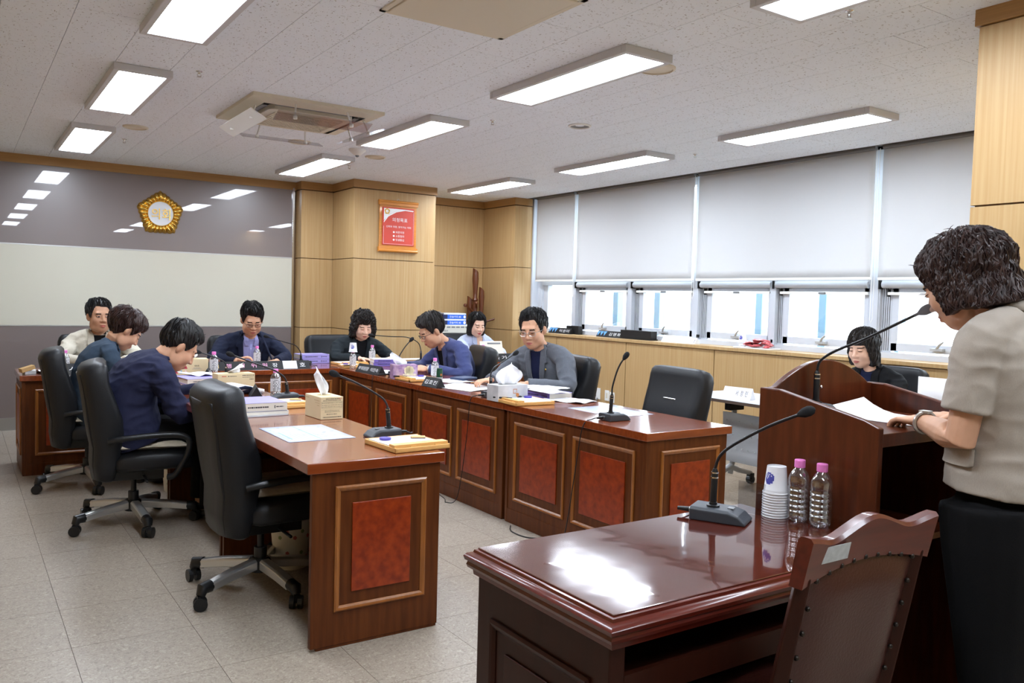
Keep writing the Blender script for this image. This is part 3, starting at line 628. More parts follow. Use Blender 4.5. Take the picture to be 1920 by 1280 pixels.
# ================================================================== chairs
def sweep_shell(prof, w_of, thick, n=13, crown=.03):
    """closed cushion: side profile points (y, z, half thickness), width by height"""
    m = MB(); rings = []
    for (y, z, ht, w, ang) in prof:
        ring = []
        for k in range(2*n):
            q = 2*PI*k/(2*n); c, s = math.cos(q), math.sin(q)
            x = w*(abs(c)**.32)*(1 if c >= 0 else -1); d = ht*(abs(s)**.62)*(1 if s >= 0 else -1)
            bow = crown*(x/w)**2
            ring.append((x, y+d*math.cos(ang)+bow, z+d*math.sin(ang)))
        rings.append(ring)
    P = [p for r in rings for p in r]; m.grid(P, 2*n, len(rings), wrap=True)
    m.f.append(tuple(range(2*n))[::-1]); m.f.append(tuple((len(rings)-1)*2*n+k for k in range(2*n)))
    return m
def exec_chair(label, loc, rz, grp='black office chairs'):
    """faces local +y"""
    t = thing('office_chair', label, 'chair', loc, rz, grp)
    # back rest: lower, waist, lumbar, upper, head roll
    prof = [(-.175, .30, .025, .20, 0), (-.18, .315, .055, .225, 0), (-.175, .40, .072, .235, 0), (-.165, .50, .08, .24, 0), (-.165, .58, .095, .25, 0), (-.175, .66, .098, .262, 0), (-.20, .76, .085, .272, .1), (-.225, .86, .075, .275, .15), (-.235, .92, .078, .272, .2), (-.237, .955, .075, .262, .2), (-.237, .978, .055, .245, .2), (-.237, .988, .02, .21, .2)]
    m = sweep_shell(prof, None, None, crown=.035); o = ob('backrest', m, 'black leather', t, smooth=180)
    # fabric-like rear shell
    m = MB(); P = []
    for (y, z, ht, w, a) in prof[1:9]:
        for i in range(9):
            x = (w-.045)*(-1+2*i/8); P.append((x*.98, y-ht+.008+.035*(x/w)**2, z))
    m.grid(P, 9, 8); sd = ob('rear_shell', m, 'black leather', t, smooth=180)
    k = sd.modifiers.new('s', 'SOLIDIFY'); k.thickness = .008; k.offset = 0
    m = MB(); P = [(-.2, -.155, 0)]
    sp = [(-.10, .40, .045, .235), (-.06, .405, .06, .25), (.05, .415, .066, .258), (.18, .418, .064, .26), (.26, .412, .058, .25), (.305, .395, .045, .23), (.32, .38, .02, .2)]
    m = MB(); n = 12; P = []
    for (y, z, ht, w) in sp:
        for k in range(2*n):
            q = 2*PI*k/(2*n); c, s = math.cos(q), math.sin(q)
            P.append((w*(abs(c)**.35)*(1 if c >= 0 else -1), y, z+ht*(abs(s)**.6)*(1 if s >= 0 else -1)))
    m.grid(P, 2*n, len(sp), wrap=True); m.f.append(tuple(range(2*n))[::-1]); m.f.append(tuple((len(sp)-1)*2*n+k for k in range(2*n)))
    ob('seat', m, 'black leather', t, smooth=180)
    m = MB(); m.tube([(-.06, -.114, .785), (.06, -.114, .785)], .007, 8); m.box((-.06, -.125, .779), (.06, -.112, .791)); ob('chrome_bar', m, 'chrome', t, bevel=.002)
    for s in (-1, 1):
        x = s*.285
        pts = [(x*.93, -.14, .545), (x, -.06, .562), (x*1.02, .10, .575), (x*1.02, .22, .572), (x*1.02, .275, .55), (x*1.02, .285, .50), (x, .26, .43), (x*.98, .21, .34), (x*.93, .17, .325)]
        m = MB(); m.tube(smooth_path(pts, 4), .017, 8, flat=1.35); ob('armrest', m, 'black plastic', t, smooth=60)
    m = MB(); m.box((-.12, -.14, .29), (.12, .16, .36)); m.tube([(.1, .05, .31), (.27, .06, .305)], .008, 8); ob('mechanism', m, 'black plastic', t, bevel=.01)
    m = MB(); m.tube([(0, 0, .10), (0, 0, .20)], .03, 14); m.tube([(0, 0, .20), (0, 0, .30)], .016, 12); ob('gas_column', m, 'black plastic', t, smooth=40)
    m = MB(); m.lathe([(.05, .085), (.055, .10), (.05, .135), (.036, .15)], 18); ob('hub', m, 'black plastic', t, smooth=40)
    for k in range(5):
        A = 2*PI*k/5+.18; d = V((math.cos(A), math.sin(A), 0)); n_ = V((-d.y, d.x, 0))
        m = MB(); vs = []
        for r_, z, w, h in ((.045, .125, .028, .024), (.19, .112, .027, .022), (.302, .095, .026, .02)):
            for sx, sz in ((-1, -1), (1, -1), (1, .6), (.6, 1), (-.6, 1), (-1, .6)): vs.append(d*r_+n_*w*sx+V((0, 0, z+h*sz)))
        fs = [(i*6+j, i*6+(j+1) % 6, (i+1)*6+(j+1) % 6, (i+1)*6+j) for i in range(2) for j in range(6)]+[(5, 4, 3, 2, 1, 0), (12, 13, 14, 15, 16, 17)]
        m.add(vs, fs); lg = ob('base_arm', m, 'base silver', t, bevel=.003)
        m = MB(); m.tube([d*.298+V((0, 0, .095)), d*.342+V((0, 0, .092)), d*.350+V((0, 0, .066))], [.028, .028, .021], 12); ob('arm_cap', m, 'black plastic', lg, smooth=50)
        m = MB(); p = d*.352; ax = V((math.cos(A+.9), math.sin(A+.9), 0))
        for s in (-1, 1): m.tube([p+ax*s*.008+V((0, 0, .03)), p+ax*s*.028+V((0, 0, .03))], .03, 16)
        m.box((p.x-.014, p.y-.014, .03), (p.x+.014, p.y+.014, .066)); ob('caster', m, 'black plastic', lg)
    return t
def smooth_path(pts, n=4):
    """Catmull-Rom through the points"""
    pts = [V(p) for p in pts]; out = []
    for i in range(len(pts)-1):
        p0, p1, p2, p3 = pts[max(i-1, 0)], pts[i], pts[i+1], pts[min(i+2, len(pts)-1)]
        for k in range(n):
            u = k/n; out.append(.5*((2*p1)+(p2-p0)*u+(2*p0-5*p1+4*p2-p3)*u*u+(3*p1-p0-3*p2+p3)*u**3))
    out.append(pts[-1]); return out
ch = exec_chair('empty black office chair nearest the viewer, at the left desk row', (1.205, 3.90, 0), -PIH-.02)
dup(ch, (.885, 5.36, 0), -PIH-.12, 'black office chair under the man in the navy shirt jacket')
dup(ch, (.78, 6.58, 0), -PIH-.1, 'black office chair under the woman in teal, farthest of the left row')
dup(ch, (3.80, 3.95, 0), PIH-.08, 'empty black office chair facing the viewer behind the window-side desk')
dup(ch, (3.86, 5.14, 0), PIH-.2, 'black office chair under the man in the grey blazer')
dup(ch, (3.74, 6.38, 0), PIH-.25, 'black office chair under the man in the blue jacket')
dup(ch, (3.33, 8.22, 0), PI+.15, 'black office chair under the curly haired woman by the oak pillar')
dup(ch, (2.30, 8.12, 0), PI, 'black office chair under the chairman at the head table')
dup(ch, (5.04, 8.42, 0), PI+.05, 'black office chair under the stenographer in the far corner')
dup(ch, (1.04, 8.35, 0), PI, 'black office chair under the man in beige, hidden behind the clerk desk')
dup(ch, (5.62, 3.55, 0), PIH, 'black office chair at the folding table by the window cabinets')

# wooden side chair in the foreground, faces +y
t = thing('wooden_chair', 'brown leather backed wooden chair with nail trim in the foreground', 'chair', (1.617, 1.297, 0), .0)
CW = .221; yb = -.19
def cpt(x, z):   # back plane leans away from the sitter
    return V((x, yb-.10*(z-.45)/.5+.02*math.cos(x/CW*1.3), z))
for s in (-1, 1):
    m = MB(); m.tube([cpt(s*(CW-.018), .03) + V((0, -.01, 0)), cpt(s*(CW-.018), .3), cpt(s*(CW-.018), .45), cpt(s*(CW-.018), .7), cpt(s*(CW-.018), .865)], [.018, .022, .024, .022, .02], 4); ob('back_post', m, 'cherry side', t, bevel=.004)
    m = MB(); m.tube([(s*(CW-.02), .22, .0), (s*(CW-.02), .22, .42)], [.016, .024], 4); ob('front_leg', m, 'cherry side', t, bevel=.004)
# crest rail with a shaped top
top = lambda q: .938+.030*math.exp(-((q-.02)/.36)**2)+.012*(abs(q)**3)-.009*math.exp(-((abs(q)-.62)/.2)**2)
P = []; nq = 33
for i in range(nq):
    q = -1+2*i/(nq-1); x = q*(CW+.004); zt = top(q); zb = .842+.028*(1-q*q)
    for dy, z in ((-.016, zb), (-.018, zt-.008), (-.010, zt), (.012, zt), (.018, zt-.008), (.016, zb)): P.append(cpt(x, z)+V((0, dy, 0)))
m = MB(); m.grid(P, 6, nq, wrap=True); m.f.append((0, 1, 2, 3, 4, 5)); m.f.append(tuple((nq-1)*6+k for k in range(6))[::-1]); ob('crest_rail', m, 'cherry', t, smooth=40)
for sd_, dep in ((-1, -.022), (1, .02)):
    P = []
    for j in range(11):
        for i in range(13):
            q = -1+2*i/12; zz = .50+(.848+.026*(1-q*q)-.50)*j/10; e = (1-q**4)*(1-(2*j/10-1)**6)
            P.append(cpt(q*(CW-.036), zz)+V((0, dep*.25+dep*1.1*e, 0)))
    m = MB(); m.grid(P, 13, 11); ob('back_pad', m, 'brown leather', t, smooth=180)
m = MB()
nails = [(-.95+1.9*i/8, None) for i in range(9)]
for q, _ in nails: m.ball(cpt(q*(CW-.04), .848+.026*(1-q*q))+V((0, -.014, 0)), .0065, 8, 5)
for j in range(6):
    for s in (-1, 1): m.ball(cpt(s*(CW-.042), .79-.055*j)+V((0, -.014, 0)), .006, 8, 5)
tag(ob('nail_trim', m, 'nail bronze', t, smooth=180), None, None, kind='stuff')
m = MB(); m.box((-CW+.02, -.02, 0), (CW-.02, .0, .04), at(cpt(0, .46)+V((0, .01, 0)))); ob('lower_rail', m, 'cherry side', t)
m = MB(); m.prism(rbox(.46, .44, 0, .05), .045, at((0, .03, .40))); ob('seat_frame', m, 'cherry side', t, bevel=.006)
m = MB(); P = []
for j in range(9):
    for i in range(9):
        x, y = -.215+.43*i/8, -.18+.42*j/8; e = (1-(2*i/8-1)**4)*(1-(2*j/8-1)**4); P.append((x, y, .445+.05*e**.6))
m.grid(P, 9, 9); ob('seat_pad', m, 'brown leather', t, smooth=180)
m = MB(); mx = face_mx(cpt(-.135, .905)+V((0, -.0195, 0)), (1, 0, 0), (0, -.2, 1)); m.box((-.05, -.018, 0), (.05, .018, .0008), mx); lb = ob('asset_label', m, 'label grey', t)
# seat cushions
def cushion(lab, loc, rz, z):
    t = MB(); P = []
    for j in range(15):
        for i in range(15):
            x, y = -1+2*i/14, -1+2*j/14; e = max(0, (1-abs(x)**6)*(1-abs(y)**6)); P.append((x*.22, y*.22, (.004+.030*e**.5*(.8+.2*math.cos(5*x)*math.cos(5*y)))+.004*noise.noise((x*3, y*3, z))))
    t.grid(P, 15, 15); P2 = [(p[0], p[1], -.002) for p in P]; n0 = len(t.v); t.grid(P2, 15, 15)
    t.f = [f if k < 196 else f[::-1] for k, f in enumerate(t.f)]
    o = ob('seat_cushion', t, 'cushion beige', smooth=180); o.location = (*loc, z); o.rotation_euler = (0, 0, rz); tag(o, lab, 'cushion', 'beige seat cushions'); return o
cushion('beige quilted seat cushion on the empty chair at the left', (1.25, 3.90), -.02, .490)
cushion('beige quilted cushion under the man in the navy shirt jacket', (.95, 5.35), -.12, .490)
cushion('beige quilted cushion under the woman in teal', (.84, 6.57), -.1, .490)
# ================================================================== things on the tables
K = .982
def T(x, y, z=TZ+.001): return (x*K, y*K, z)
def mic(label, base, rz, path, name='gooseneck_microphone', bag=False, cable=None, base_long=.15, group='gooseneck microphones'):
    """base at world point, nose of the base towards local +y; path = world points from the collar up to the head"""
    t = thing(name, label, 'microphone', base, rz, group); inv = M.Rotation(-rz, 4, 'Z')
    L = base_long; m = MB()
    prof = [(-L*.47, 0), (L*.53, 0), (L*.53, .008), (L*.40, .028), (L*.22, .038), (-L*.47, .040)]
    vs = []; n = len(prof)
    for x, ins in ((-.052, 0), (-.044, .006), (.044, .006), (.052, 0)):
        for (y, z) in prof: vs.append((x, y if not ins else y, max(0, z if ins else z*.82)))
    fs = [(i*n+k, i*n+(k+1) % n, (i+1)*n+(k+1) % n, (i+1)*n+k) for i in range(3) for k in range(n)]+[tuple(range(n))[::-1], tuple(3*n+k for k in range(n))]
    m.add(vs, fs); ob('base', m, 'mic grey', t, bevel=.004)
    m = MB(); m.box((-.012, L*.16, .0385), (.012, L*.27, .0405)); ob('talk_button', m, 'grey plastic', t)
    pts = [inv @ (V(p)-V(base)) for p in path]
    p0 = pts[0]; m = MB(); m.lathe([(.020, .0385), (.020, .044), (.0125, .046), (.0125, .052)], 16, at((p0.x, p0.y, 0))); ob('collar', m, 'black plastic', t, smooth=40)
    p1 = pts[1]; m = MB(); m.tube([(p0.x, p0.y, .05), (p1.x, p1.y, p1.z-.012), (p1.x, p1.y, p1.z)], [.0105, .0105, .006], 12); ob('stem', m, 'black plastic', t, smooth=40)
    m = MB()
    for q in (.72, .86): v = V((p0.x, p0.y, .05)).lerp(p1, q); m.tube([v, v+V((0, 0, .004))], .0112, 12)
    ob('stem_ring', m, 'chrome', t)
    sp = smooth_path(pts[1:], 6); m = MB(); m.tube(sp, .0048, 8); ob('gooseneck', m, 'black plastic', t, smooth=60)
    d = (sp[-1]-sp[-3]).normalized(); e = sp[-1]
    m = MB(); m.tube([e-d*.004, e+d*.004, e+d*.014, e+d*.03, e+d*.042, e+d*.048], [.006, .010, .0145, .0155, .012, .004], 14); hd_ = ob('windscreen', m, 'mic foam', t, smooth=70)
    if bag:
        m = MB(); c0 = e+d*.028; u = V((0, 0, 1)); w = d.cross(u).normalized(); u = w.cross(d); P = []
        for j in range(9):
            a = -PI/2+PI*j/8
            for k in range(16):
                q = 2*PI*k/16; rr = .046*(1+.14*math.sin(3*q+j)+.08*math.sin(5*q)); P.append(c0+d*(.046*math.sin(a))+(w*math.cos(q)*.75+u*math.sin(q))*rr*math.cos(a))
        m.grid(P, 16, 9, wrap=True); ob('plastic_cover', m, 'plastic bag', t, smooth=30)
    m = MB(); m.tube([(0, -L*.47, .018), (0, -L*.47-.012, .018)], .009, 10); ob('plug_socket', m, 'brushed steel', t)
    m = MB(); m.tube([(0, -L*.47-.012, .018), (0, -L*.47-.05, .017)], [.0085, .006], 10)
    if cable: m.tube(smooth_path([V((0, -L*.47-.045, .017))]+[inv @ (V(p)-V(base)) for p in cable], 6), .0030, 6)
    else: m.tube(smooth_path([(0, -L*.47-.045, .017), (.01, -L*.47-.075, .006), (.04, -L*.47-.10, .003)], 4), .003, 6)
    ob('cable', m, 'black plastic', t, smooth=60); return t
z0 = TZ+.001
mic('gooseneck microphone on the nearest left desk, bent over the printed sheet', (1.655, 3.52, z0), PIH, [(1.683, 3.52, z0+.06), (1.675, 3.52, .889), (1.655, 3.52, .925), (1.60, 3.52, .963), (1.508, 3.52, 1.012), (1.43, 3.52, 1.045)])
mic('gooseneck microphone beside the water bottle of the middle left desk', (1.695, 5.03, z0), PIH, [(1.710, 5.03, z0+.05), (1.702, 5.03, .866), (1.68, 5.03, .90), (1.61, 5.03, .943), (1.495, 5.03, .985), (1.38, 5.03, 1.03)])
mic('farthest gooseneck microphone of the left row, partly behind the navy shirt jacket', (1.66, 6.42, z0), PIH, [(1.705, 6.42, z0+.05), (1.707, 6.42, .845), (1.692, 6.42, .878), (1.65, 6.42, .905), (1.585, 6.42, .932), (1.52, 6.42, .952)])
mic('gooseneck microphone of the chairman, beside the purple books', (2.70, 7.52, z0), .25, [(2.693, 7.55, z0+.05), (2.690, 7.55, .85), (2.677, 7.55, .885), (2.63, 7.55, .935), (2.53, 7.56, .965), (2.39, 7.57, 1.008)])
mic('gooseneck microphone crossing before the oak wall, behind the man in blue', (3.86, 7.36, z0), .9, [(3.86, 7.37, z0+.05), (3.86, 7.37, .88), (3.83, 7.38, .96), (3.72, 7.40, 1.012), (3.55, 7.42, 1.02), (3.37, 7.44, 1.032)])
mic('gooseneck microphone pointing up at the man in the blue jacket', (3.05, 6.22, z0), -PIH, [(3.055, 6.22, z0+.05), (3.055, 6.22, .89), (3.06, 6.22, .925), (3.10, 6.22, .985), (3.13, 6.22, 1.02), (3.15, 6.22, 1.04)], cable=[(2.88, 6.33, TZ+.006), (2.868, 6.33, .70), (2.872, 6.36, .4), (2.876, 6.4, .02)])
mic('gooseneck microphone bent toward the man in the grey blazer', (3.0, 4.67, z0), -PIH, [(2.975, 4.67, z0+.05), (2.974, 4.67, .893), (2.975, 4.67, .915), (3.0, 4.67, .952), (3.06, 4.67, .985), (3.15, 4.67, 1.035)], cable=[(2.89, 4.72, TZ+.008), (2.865, 4.75, .72), (2.872, 4.8, .45), (2.86, 4.88, .05), (2.80, 4.93, .004), (2.84, 5.02, .004), (2.88, 5.2, .004)])
mic('lone upright gooseneck microphone before the empty chair', (3.05, 3.50, z0), -PIH, [(3.028, 3.505, z0+.05), (3.030, 3.50, .90), (3.032, 3.50, .94), (3.05, 3.49, 1.02), (3.065, 3.48, 1.065), (3.08, 3.47, 1.094)], cable=[(2.92, 3.53, TZ+.008), (2.875, 3.56, .71), (2.872, 3.62, .4), (2.868, 3.7, .05), (2.862, 3.86, .004)])
mic('foreground gooseneck microphone on the glossy dark cherry desk', (1.945, 1.73, .7485), -2.65, [(1.930, 1.742, .80), (1.931, 1.740, .905), (1.938, 1.729, .944), (1.956, 1.694, .983), (2.001, 1.605, 1.048), (2.040, 1.527, 1.092)], base_long=.17, cable=[(1.97, 1.845, .755), (2.0, 1.866, .76), (2.02, 1.878, .70), (2.03, 1.882, .3)])
mic('lectern microphone wrapped in a clear plastic cover, before the speaker', (2.435, 1.745, 1.041), PI, [(2.445, 1.765, 1.10), (2.445, 1.765, 1.19), (2.446, 1.755, 1.225), (2.447, 1.70, 1.262), (2.449, 1.60, 1.305), (2.45, 1.415, 1.397)], bag=True, base_long=.08)

# bottles
bm = MB(); R = .0305
prof = [(.001, .004), (.024, 0), (.029, .006)]
for k in range(6): prof += [(.0303, .016+.015*k), (.0303, .022+.015*k), (.0283, .0265+.015*k), (.0303, .031+.015*k)]
prof += [(.0305, .118), (.029, .128), (.022, .143), (.014, .153), (.0125, .160)]
bm.lathe(prof, 20, cap=False); bottle_me = bm.mesh('bottle_body'); bottle_me.materials.append(MATS['bottle water'])
for p in bottle_me.polygons: p.use_smooth = True
cm2 = MB(); cm2.lathe([(.0148, .155), (.0152, .157), (.0152, .175), (.0142, .177), (.001, .177)], 24, cap=False); cap_me = cm2.mesh('bottle_cap'); cap_me.materials.append(MATS['pink cap'])
lb_ = MB()
for i in range(11):
    for j in range(8):
        if random.random() < .5:
            a = -1.3+2.6*i/10; h = .045+.0088*j; r = .0313
            lb_.add([(r*math.sin(a), -r*math.cos(a), h), (r*math.sin(a+.16), -r*math.cos(a+.16), h), (r*math.sin(a+.16), -r*math.cos(a+.16), h+.005), (r*math.sin(a), -r*math.cos(a), h+.005)], [(0, 1, 2, 3)])
cl_ = MB(); cl_.lathe([(.0310, .040), (.0310, .118)], 24, cap=False); clear_me = cl_.mesh('clear_label'); clear_me.materials.append(MATS['clear label'])
lab_me = lb_.mesh('printed_label'); lab_me.materials.append(MATS['ink'])
def bottle(lab, loc, printed=True, s=1.0):
    t = thing('water_bottle', lab, 'bottle', loc, random.uniform(-.3, .3)+.5, 'pink capped water bottles')
    for nm, me in (('bottle_body', bottle_me), ('bottle_cap', cap_me))+((('printed_label', lab_me), ('clear_label', clear_me)) if printed else ()):
        o = bpy.data.objects.new(nm, me); COL.objects.link(o); o.parent = t
        if nm == 'printed_label': o['kind'] = 'stuff'
    t.scale = (s, s, s); return t
bottle('left one of the two clear water bottles beside the paper cups on the dark desk', (2.152, 1.600, .7485), False, 1.07)
bottle('right one of the two clear water bottles beside the paper cups on the dark desk', (2.158, 1.525, .7485), False, 1.07)
bottle('water bottle beside the microphone of the middle left desk', (1.672, 5.145, z0), True, 1.02)
bottle('water bottle on the farthest left desk before the chairman name plate', (1.69, 6.72, z0), True, 1.05)
bottle('water bottle standing before the chairman in the checked shirt', (2.27, 7.52, z0))
bottle('water bottle before the curly haired woman, behind the books', (3.40, 7.52, z0))
bottle('water bottle topped by an upturned paper cup', (2.965, 6.97, z0), True, .95)
bottle('water bottle beside the green can before the man in blue', T(3.23, 5.92))
bottle('water bottle on the clerk desk at the far left', (.70, 7.20, z0))
bottle('water bottle at the corner of the stenographer desk', (4.62, 7.42, z0))
# paper cups
def cup(lab, loc, flip=True, group=None, logo=True, s=1.0):
    t = thing('paper_cup', lab, 'cup', loc, 0, group); m = MB()
    pr = [(.0285, 0), (.0365, .078), (.0375, .0788), (.0402, .0800), (.0402, .0822), (.0372, .0826), (.0275, .004), (.001, .004)]
    if flip: pr = [(r, .0825-z) for r, z in pr]
    m.lathe(pr, 28, cap=False); ob('cup_body', m, 'paper', t, smooth=50)
    if logo:
        m = MB()
        for i in range(9):
            for j in range(9):
                x, y = (i-4)/4.5, (j-4)/4.5
                if x*x+y*y < 1.0 and random.random() < .8:
                    a = 1.45+x*.50; h = .047+y*.018; r = .0287+(.0825-h if flip else h)*.1026+.0004; da = .052; dh = .0019
                    m.add([(r*math.sin(-a-da), -r*math.cos(-a-da), h-dh), (r*math.sin(-a+da), -r*math.cos(-a+da), h-dh), (r*math.sin(-a+da), -r*math.cos(-a+da), h+dh), (r*math.sin(-a-da), -r*math.cos(-a-da), h+dh)], [(0, 1, 2, 3)])
        tag(ob('blue_print', m, 'ink blue', t), None, None, kind='stuff')
    t.scale = (s, s, s); return t
for k in range(10):
    lab = 'paper cup with blue print topping the upturned stack on the dark desk' if k == 9 else 'upturned paper cup number %s from the bottom of the stack on the dark desk' % ('one two three four five six seven eight nine'.split()[k])
    cup(lab, (2.135, 1.672, .7486+.0082*k), True, 'stack of upturned paper cups', k == 9, 1.02).rotation_euler.z = -.15
cup('upturned paper cup with blue print, capping a water bottle', (2.965, 6.97, z0+.152), True, None).rotation_euler.z = .9
t = tag(ob('acrylic_card', bx((-.0015, -.05, 0), (.0015, .05, .10)), 'acrylic'), 'clear acrylic stand leaning behind the cup stack', 'stand'); t.location = (2.09, 1.72, .7486); t.rotation_euler = (0, 0, .35)

# memo trays of bamboo
def tray(lab, loc, rz, disc=True, eraser=True, pens=False, s=1.0):
    t = thing('memo_tray', lab, 'tray', loc, rz, 'bamboo memo trays'); w, d = .29, .29
    m = MB(); m.box((-.145, -.14, 0), (.145, .16, .006)); m.box((-.145, .15, 0), (.145, .16, .024)); m.box((-.145, -.14, 0), (-.136, .16, .022)); m.box((.136, -.14, 0), (.145, .16, .022)); m.box((-.145, -.14, 0), (.145, -.128, .020)); ob('tray_body', m, 'bamboo', t, bevel=.0015)
    m = MB(); m.box((-.143, -.125, .012), (.143, -.075, .034)); ob('pen_lid', m, 'bamboo', t, bevel=.002)
    m = MB(); m.box((-.06, -.131, .020), (-.03, -.124, .024)); m.box((.07, -.131, .020), (.10, -.124, .024)); ob('hinge', m, 'bamboo', t)
    m = MB(); m.box((-.13, -.07, .006), (.128, .145, .023)); ob('memo_paper', m, 'paper', t)
    if disc:
        m = MB(); m.lathe([(.027, 0), (.028, .003), (.028, .009), (.026, .011), (.022, .0095), (.001, .0095)], 22, at((-.075, .085, .0235))); ob('sponge_case', m, 'purple disc', t, smooth=40)
    if eraser:
        m = MB(); m.box((-.035, -.022, 0), (.035, .022, .008), at((.09, .06, .0235), -.5)); e = ob('eraser_back', m, 'eraser wood', t, bevel=.003)
        m = MB(); m.box((-.035, -.022, -.004), (.035, .022, .0), at((.09, .06, .0275), -.5)); ob('felt', m, 'grey plastic', e)
    if pens:
        for k in range(2): m = MB(); m.tube([(-.14+.02*k, -.15+.02*k, .028), (-.02+.02*k, -.10+.012*k, .034)], .0055, 8); ob('pen', m, 'black plastic', t)
    t.scale = (s, s, s); return t
tray('bamboo memo tray at the near end of the left row, with purple sponge case', (1.645, 3.245, z0), .06, s=.93)
tray('bamboo memo tray on the middle left desk beside the tissue cube', T(1.63, 4.83), .05, s=.95)
tray('bamboo memo tray beside the marble print tissue box', (3.005, 4.33, z0), -PIH-.06, pens=True, eraser=False, s=.95)
tray('bamboo memo tray with black pens before the man in blue', (3.03, 5.86, z0), -PIH, pens=True, eraser=False, s=.92)
tray('bamboo memo tray on the head table right of the purple books', (3.13, 7.42, z0), .1, disc=False, s=.9)
tray('bamboo memo tray with pens at the corner before the upturned cup', (3.05, 7.14, z0), -.2, pens=True, s=.85)

# tissue boxes
def tissue_tuft(parent, c, h, lean=(0, 0), w=.05, tw=.6, seed=1):
    rnd = random.Random(seed); m = MB(); P = []
    for j in range(10):
        q = j/9
        for i in range(9):
            u = -1+2*i/8; ww = w*(.42+.75*math.sin(PI*min(1, q*.8+.12)))*(1 if q < .9 else .8); a = tw*q+.3*math.sin(u*3+seed)
            P.append((c[0]+lean[0]*q*q+u*ww*math.cos(a), c[1]+lean[1]*q*q+u*ww*math.sin(a)+.012*math.sin(u*5+q*4+seed), c[2]+h*q*(1-.30*abs(u+.25*math.sin(seed)))))
    m.grid(P, 9, 10); o = ob('tissue', m, 'tissue', parent, smooth=50); s = o.modifiers.new('s', 'SOLIDIFY'); s.thickness = .0015; return o
def print_lines(parent, mx, rows, m='ink', name='print_lines'):
    mb = MB()
    for (x0, x1, y, h) in rows:
        x = x0
        while x < x1:
            w = random.uniform(.003, .010); mb.add([(x, y, 0), (min(x+w, x1), y, 0), (min(x+w, x1), y+h, 0), (x, y+h, 0)], [(0, 1, 2, 3)], mx); x += w+random.uniform(.0015, .003)
    o = ob(name, mb, m, parent); o['kind'] = 'stuff'; return o
def tbox(lab, loc, rz, sx, sy, sz, m, name='tissue_box'):
    t = thing(name, lab, 'tissue box', loc, rz); mb = MB(); mb.box((-sx/2, -sy/2, 0), (sx/2, sy/2, sz)); ob('carton', mb, m, t, bevel=.002)
    mb = MB(); mb.prism([(.5*min(sx*.62, .15)*math.cos(a), .032*math.sin(a)) for a in [2*PI*k/20 for k in range(20)]], .0006, at((0, 0, sz))); ob('opening', mb, 'carton dark' if 'carton' in m else 'grey plastic', t); return t
t = tbox('kraft tissue cube with a tall pulled tissue, on the nearest left desk', (1.64, 4.235, z0), .03, .125, .215, .118, 'carton')
tissue_tuft(t, (0, .0, .115), .16, (-.045, 0), .028, .4, 3)
f1 = face_mx((0, -.1082, 0), (1, 0, 0), (0, 0, 1)); print_lines(t, f1, [(-.05, .05, .098, .003), (-.035, .04, .106, .004), (-.055, .055, .085, .002), (-.055, .055, .075, .002), (-.055, .055, .066, .002), (-.04, .04, .045, .002), (-.04, .045, .038, .002), (-.03, .03, .026, .003), (-.05, .055, .010, .004)])
m = MB()
for x0, y0, x1, y1 in ((-.058, .060, .058, .061), (-.058, .092, .058, .093), (-.058, .060, -.057, .093), (.057, .060, .058, .093), (-.058, .052, .058, .0525)): m.add([(x0, y0, 0), (x1, y0, 0), (x1, y1, 0), (x0, y1, 0)], [(0, 1, 2, 3)], f1)
ob('print_frame', m, 'ink', t); print_lines(t, f1, [(.035, .052, .106, .004)], 'ink red', 'red_print')
f2 = face_mx((-.0632, 0, 0), (0, -1, 0), (0, 0, 1)); print_lines(t, f2, [(-.10, -.05, .10, .005), (.02, .09, .095, .004), (.03, .09, .083, .003), (.06, .09, .07, .004)], 'carton dark')
t = tbox('long kraft tissue box with a loose tissue, on the farthest left desk', (1.60, 5.83, z0), .05, .255, .125, .098, 'carton')
tissue_tuft(t, (.0, 0, .096), .075, (.06, -.01), .055, 1.2, 5)
f1 = face_mx((0, -.0632, 0), (1, 0, 0), (0, 0, 1)); print_lines(t, f1, [(-.10, -.07, .078, .006)], 'ink red', 'red_print'); print_lines(t, f1, [(-.06, .0, .078, .005), (.04, .12, .082, .005), (.04, .12, .07, .003), (.09, .12, .055, .005)])
t = tbox('beige tissue box with coloured triangles, beyond the navy shirt jacket', (1.54, 6.86, z0), -.1, .26, .13, .125, 'carton')
tissue_tuft(t, (-.02, 0, .122), .075, (.03, 0), .06, .5, 9)
f1 = face_mx((0, -.0657, 0), (1, 0, 0), (0, 0, 1)); text('lettering', '666', 'ink', f1 @ at((.045, .072, 0)), t, w=.034, h=.013); print_lines(t, f1, [(.02, .07, .052, .003), (.01, .08, .044, .002)], 'grey ink')
for k in range(9):
    i, j = k % 3, k//3; m = MB(); x, y = -.105+.034*i, .012+.036*j; m.add([(x-.013, y, .0004), (x+.013, y, .0004), (x, y+.03, .0004)], [(0, 1, 2)], f1); ob('triangle', m, ('triangle red', 'triangle blue', 'pink paper')[(i+j) % 3], t)
t = tbox('purple flowery tissue box with an arching tissue, before the man in blue', (3.0, 6.02, z0), -.25, .20, .13, .115, 'purple print')
tissue_tuft(t, (-.02, 0, .112), .10, (-.09, -.02), .06, .9, 11)
for fx_ in (face_mx((.03, -.0657, .07), (1, 0, 0), (0, 0, 1)),):
    for k in range(7):
        a = 2*PI*k/7; m = MB(); m.prism([(.022*math.cos(q)+.022*math.cos(a), .018*math.sin(q)+.02*math.sin(a)) for q in [2*PI*i/10 for i in range(10)]], .0006, fx_); ob('printed_petal', m, 'cream print', t)
print_lines(t, face_mx((0, -.0657, 0), (1, 0, 0), (0, 0, 1)), [(-.02, .09, .028, .016), (.0, .085, .012, .012)], 'cream print', 'gilt_lettering')
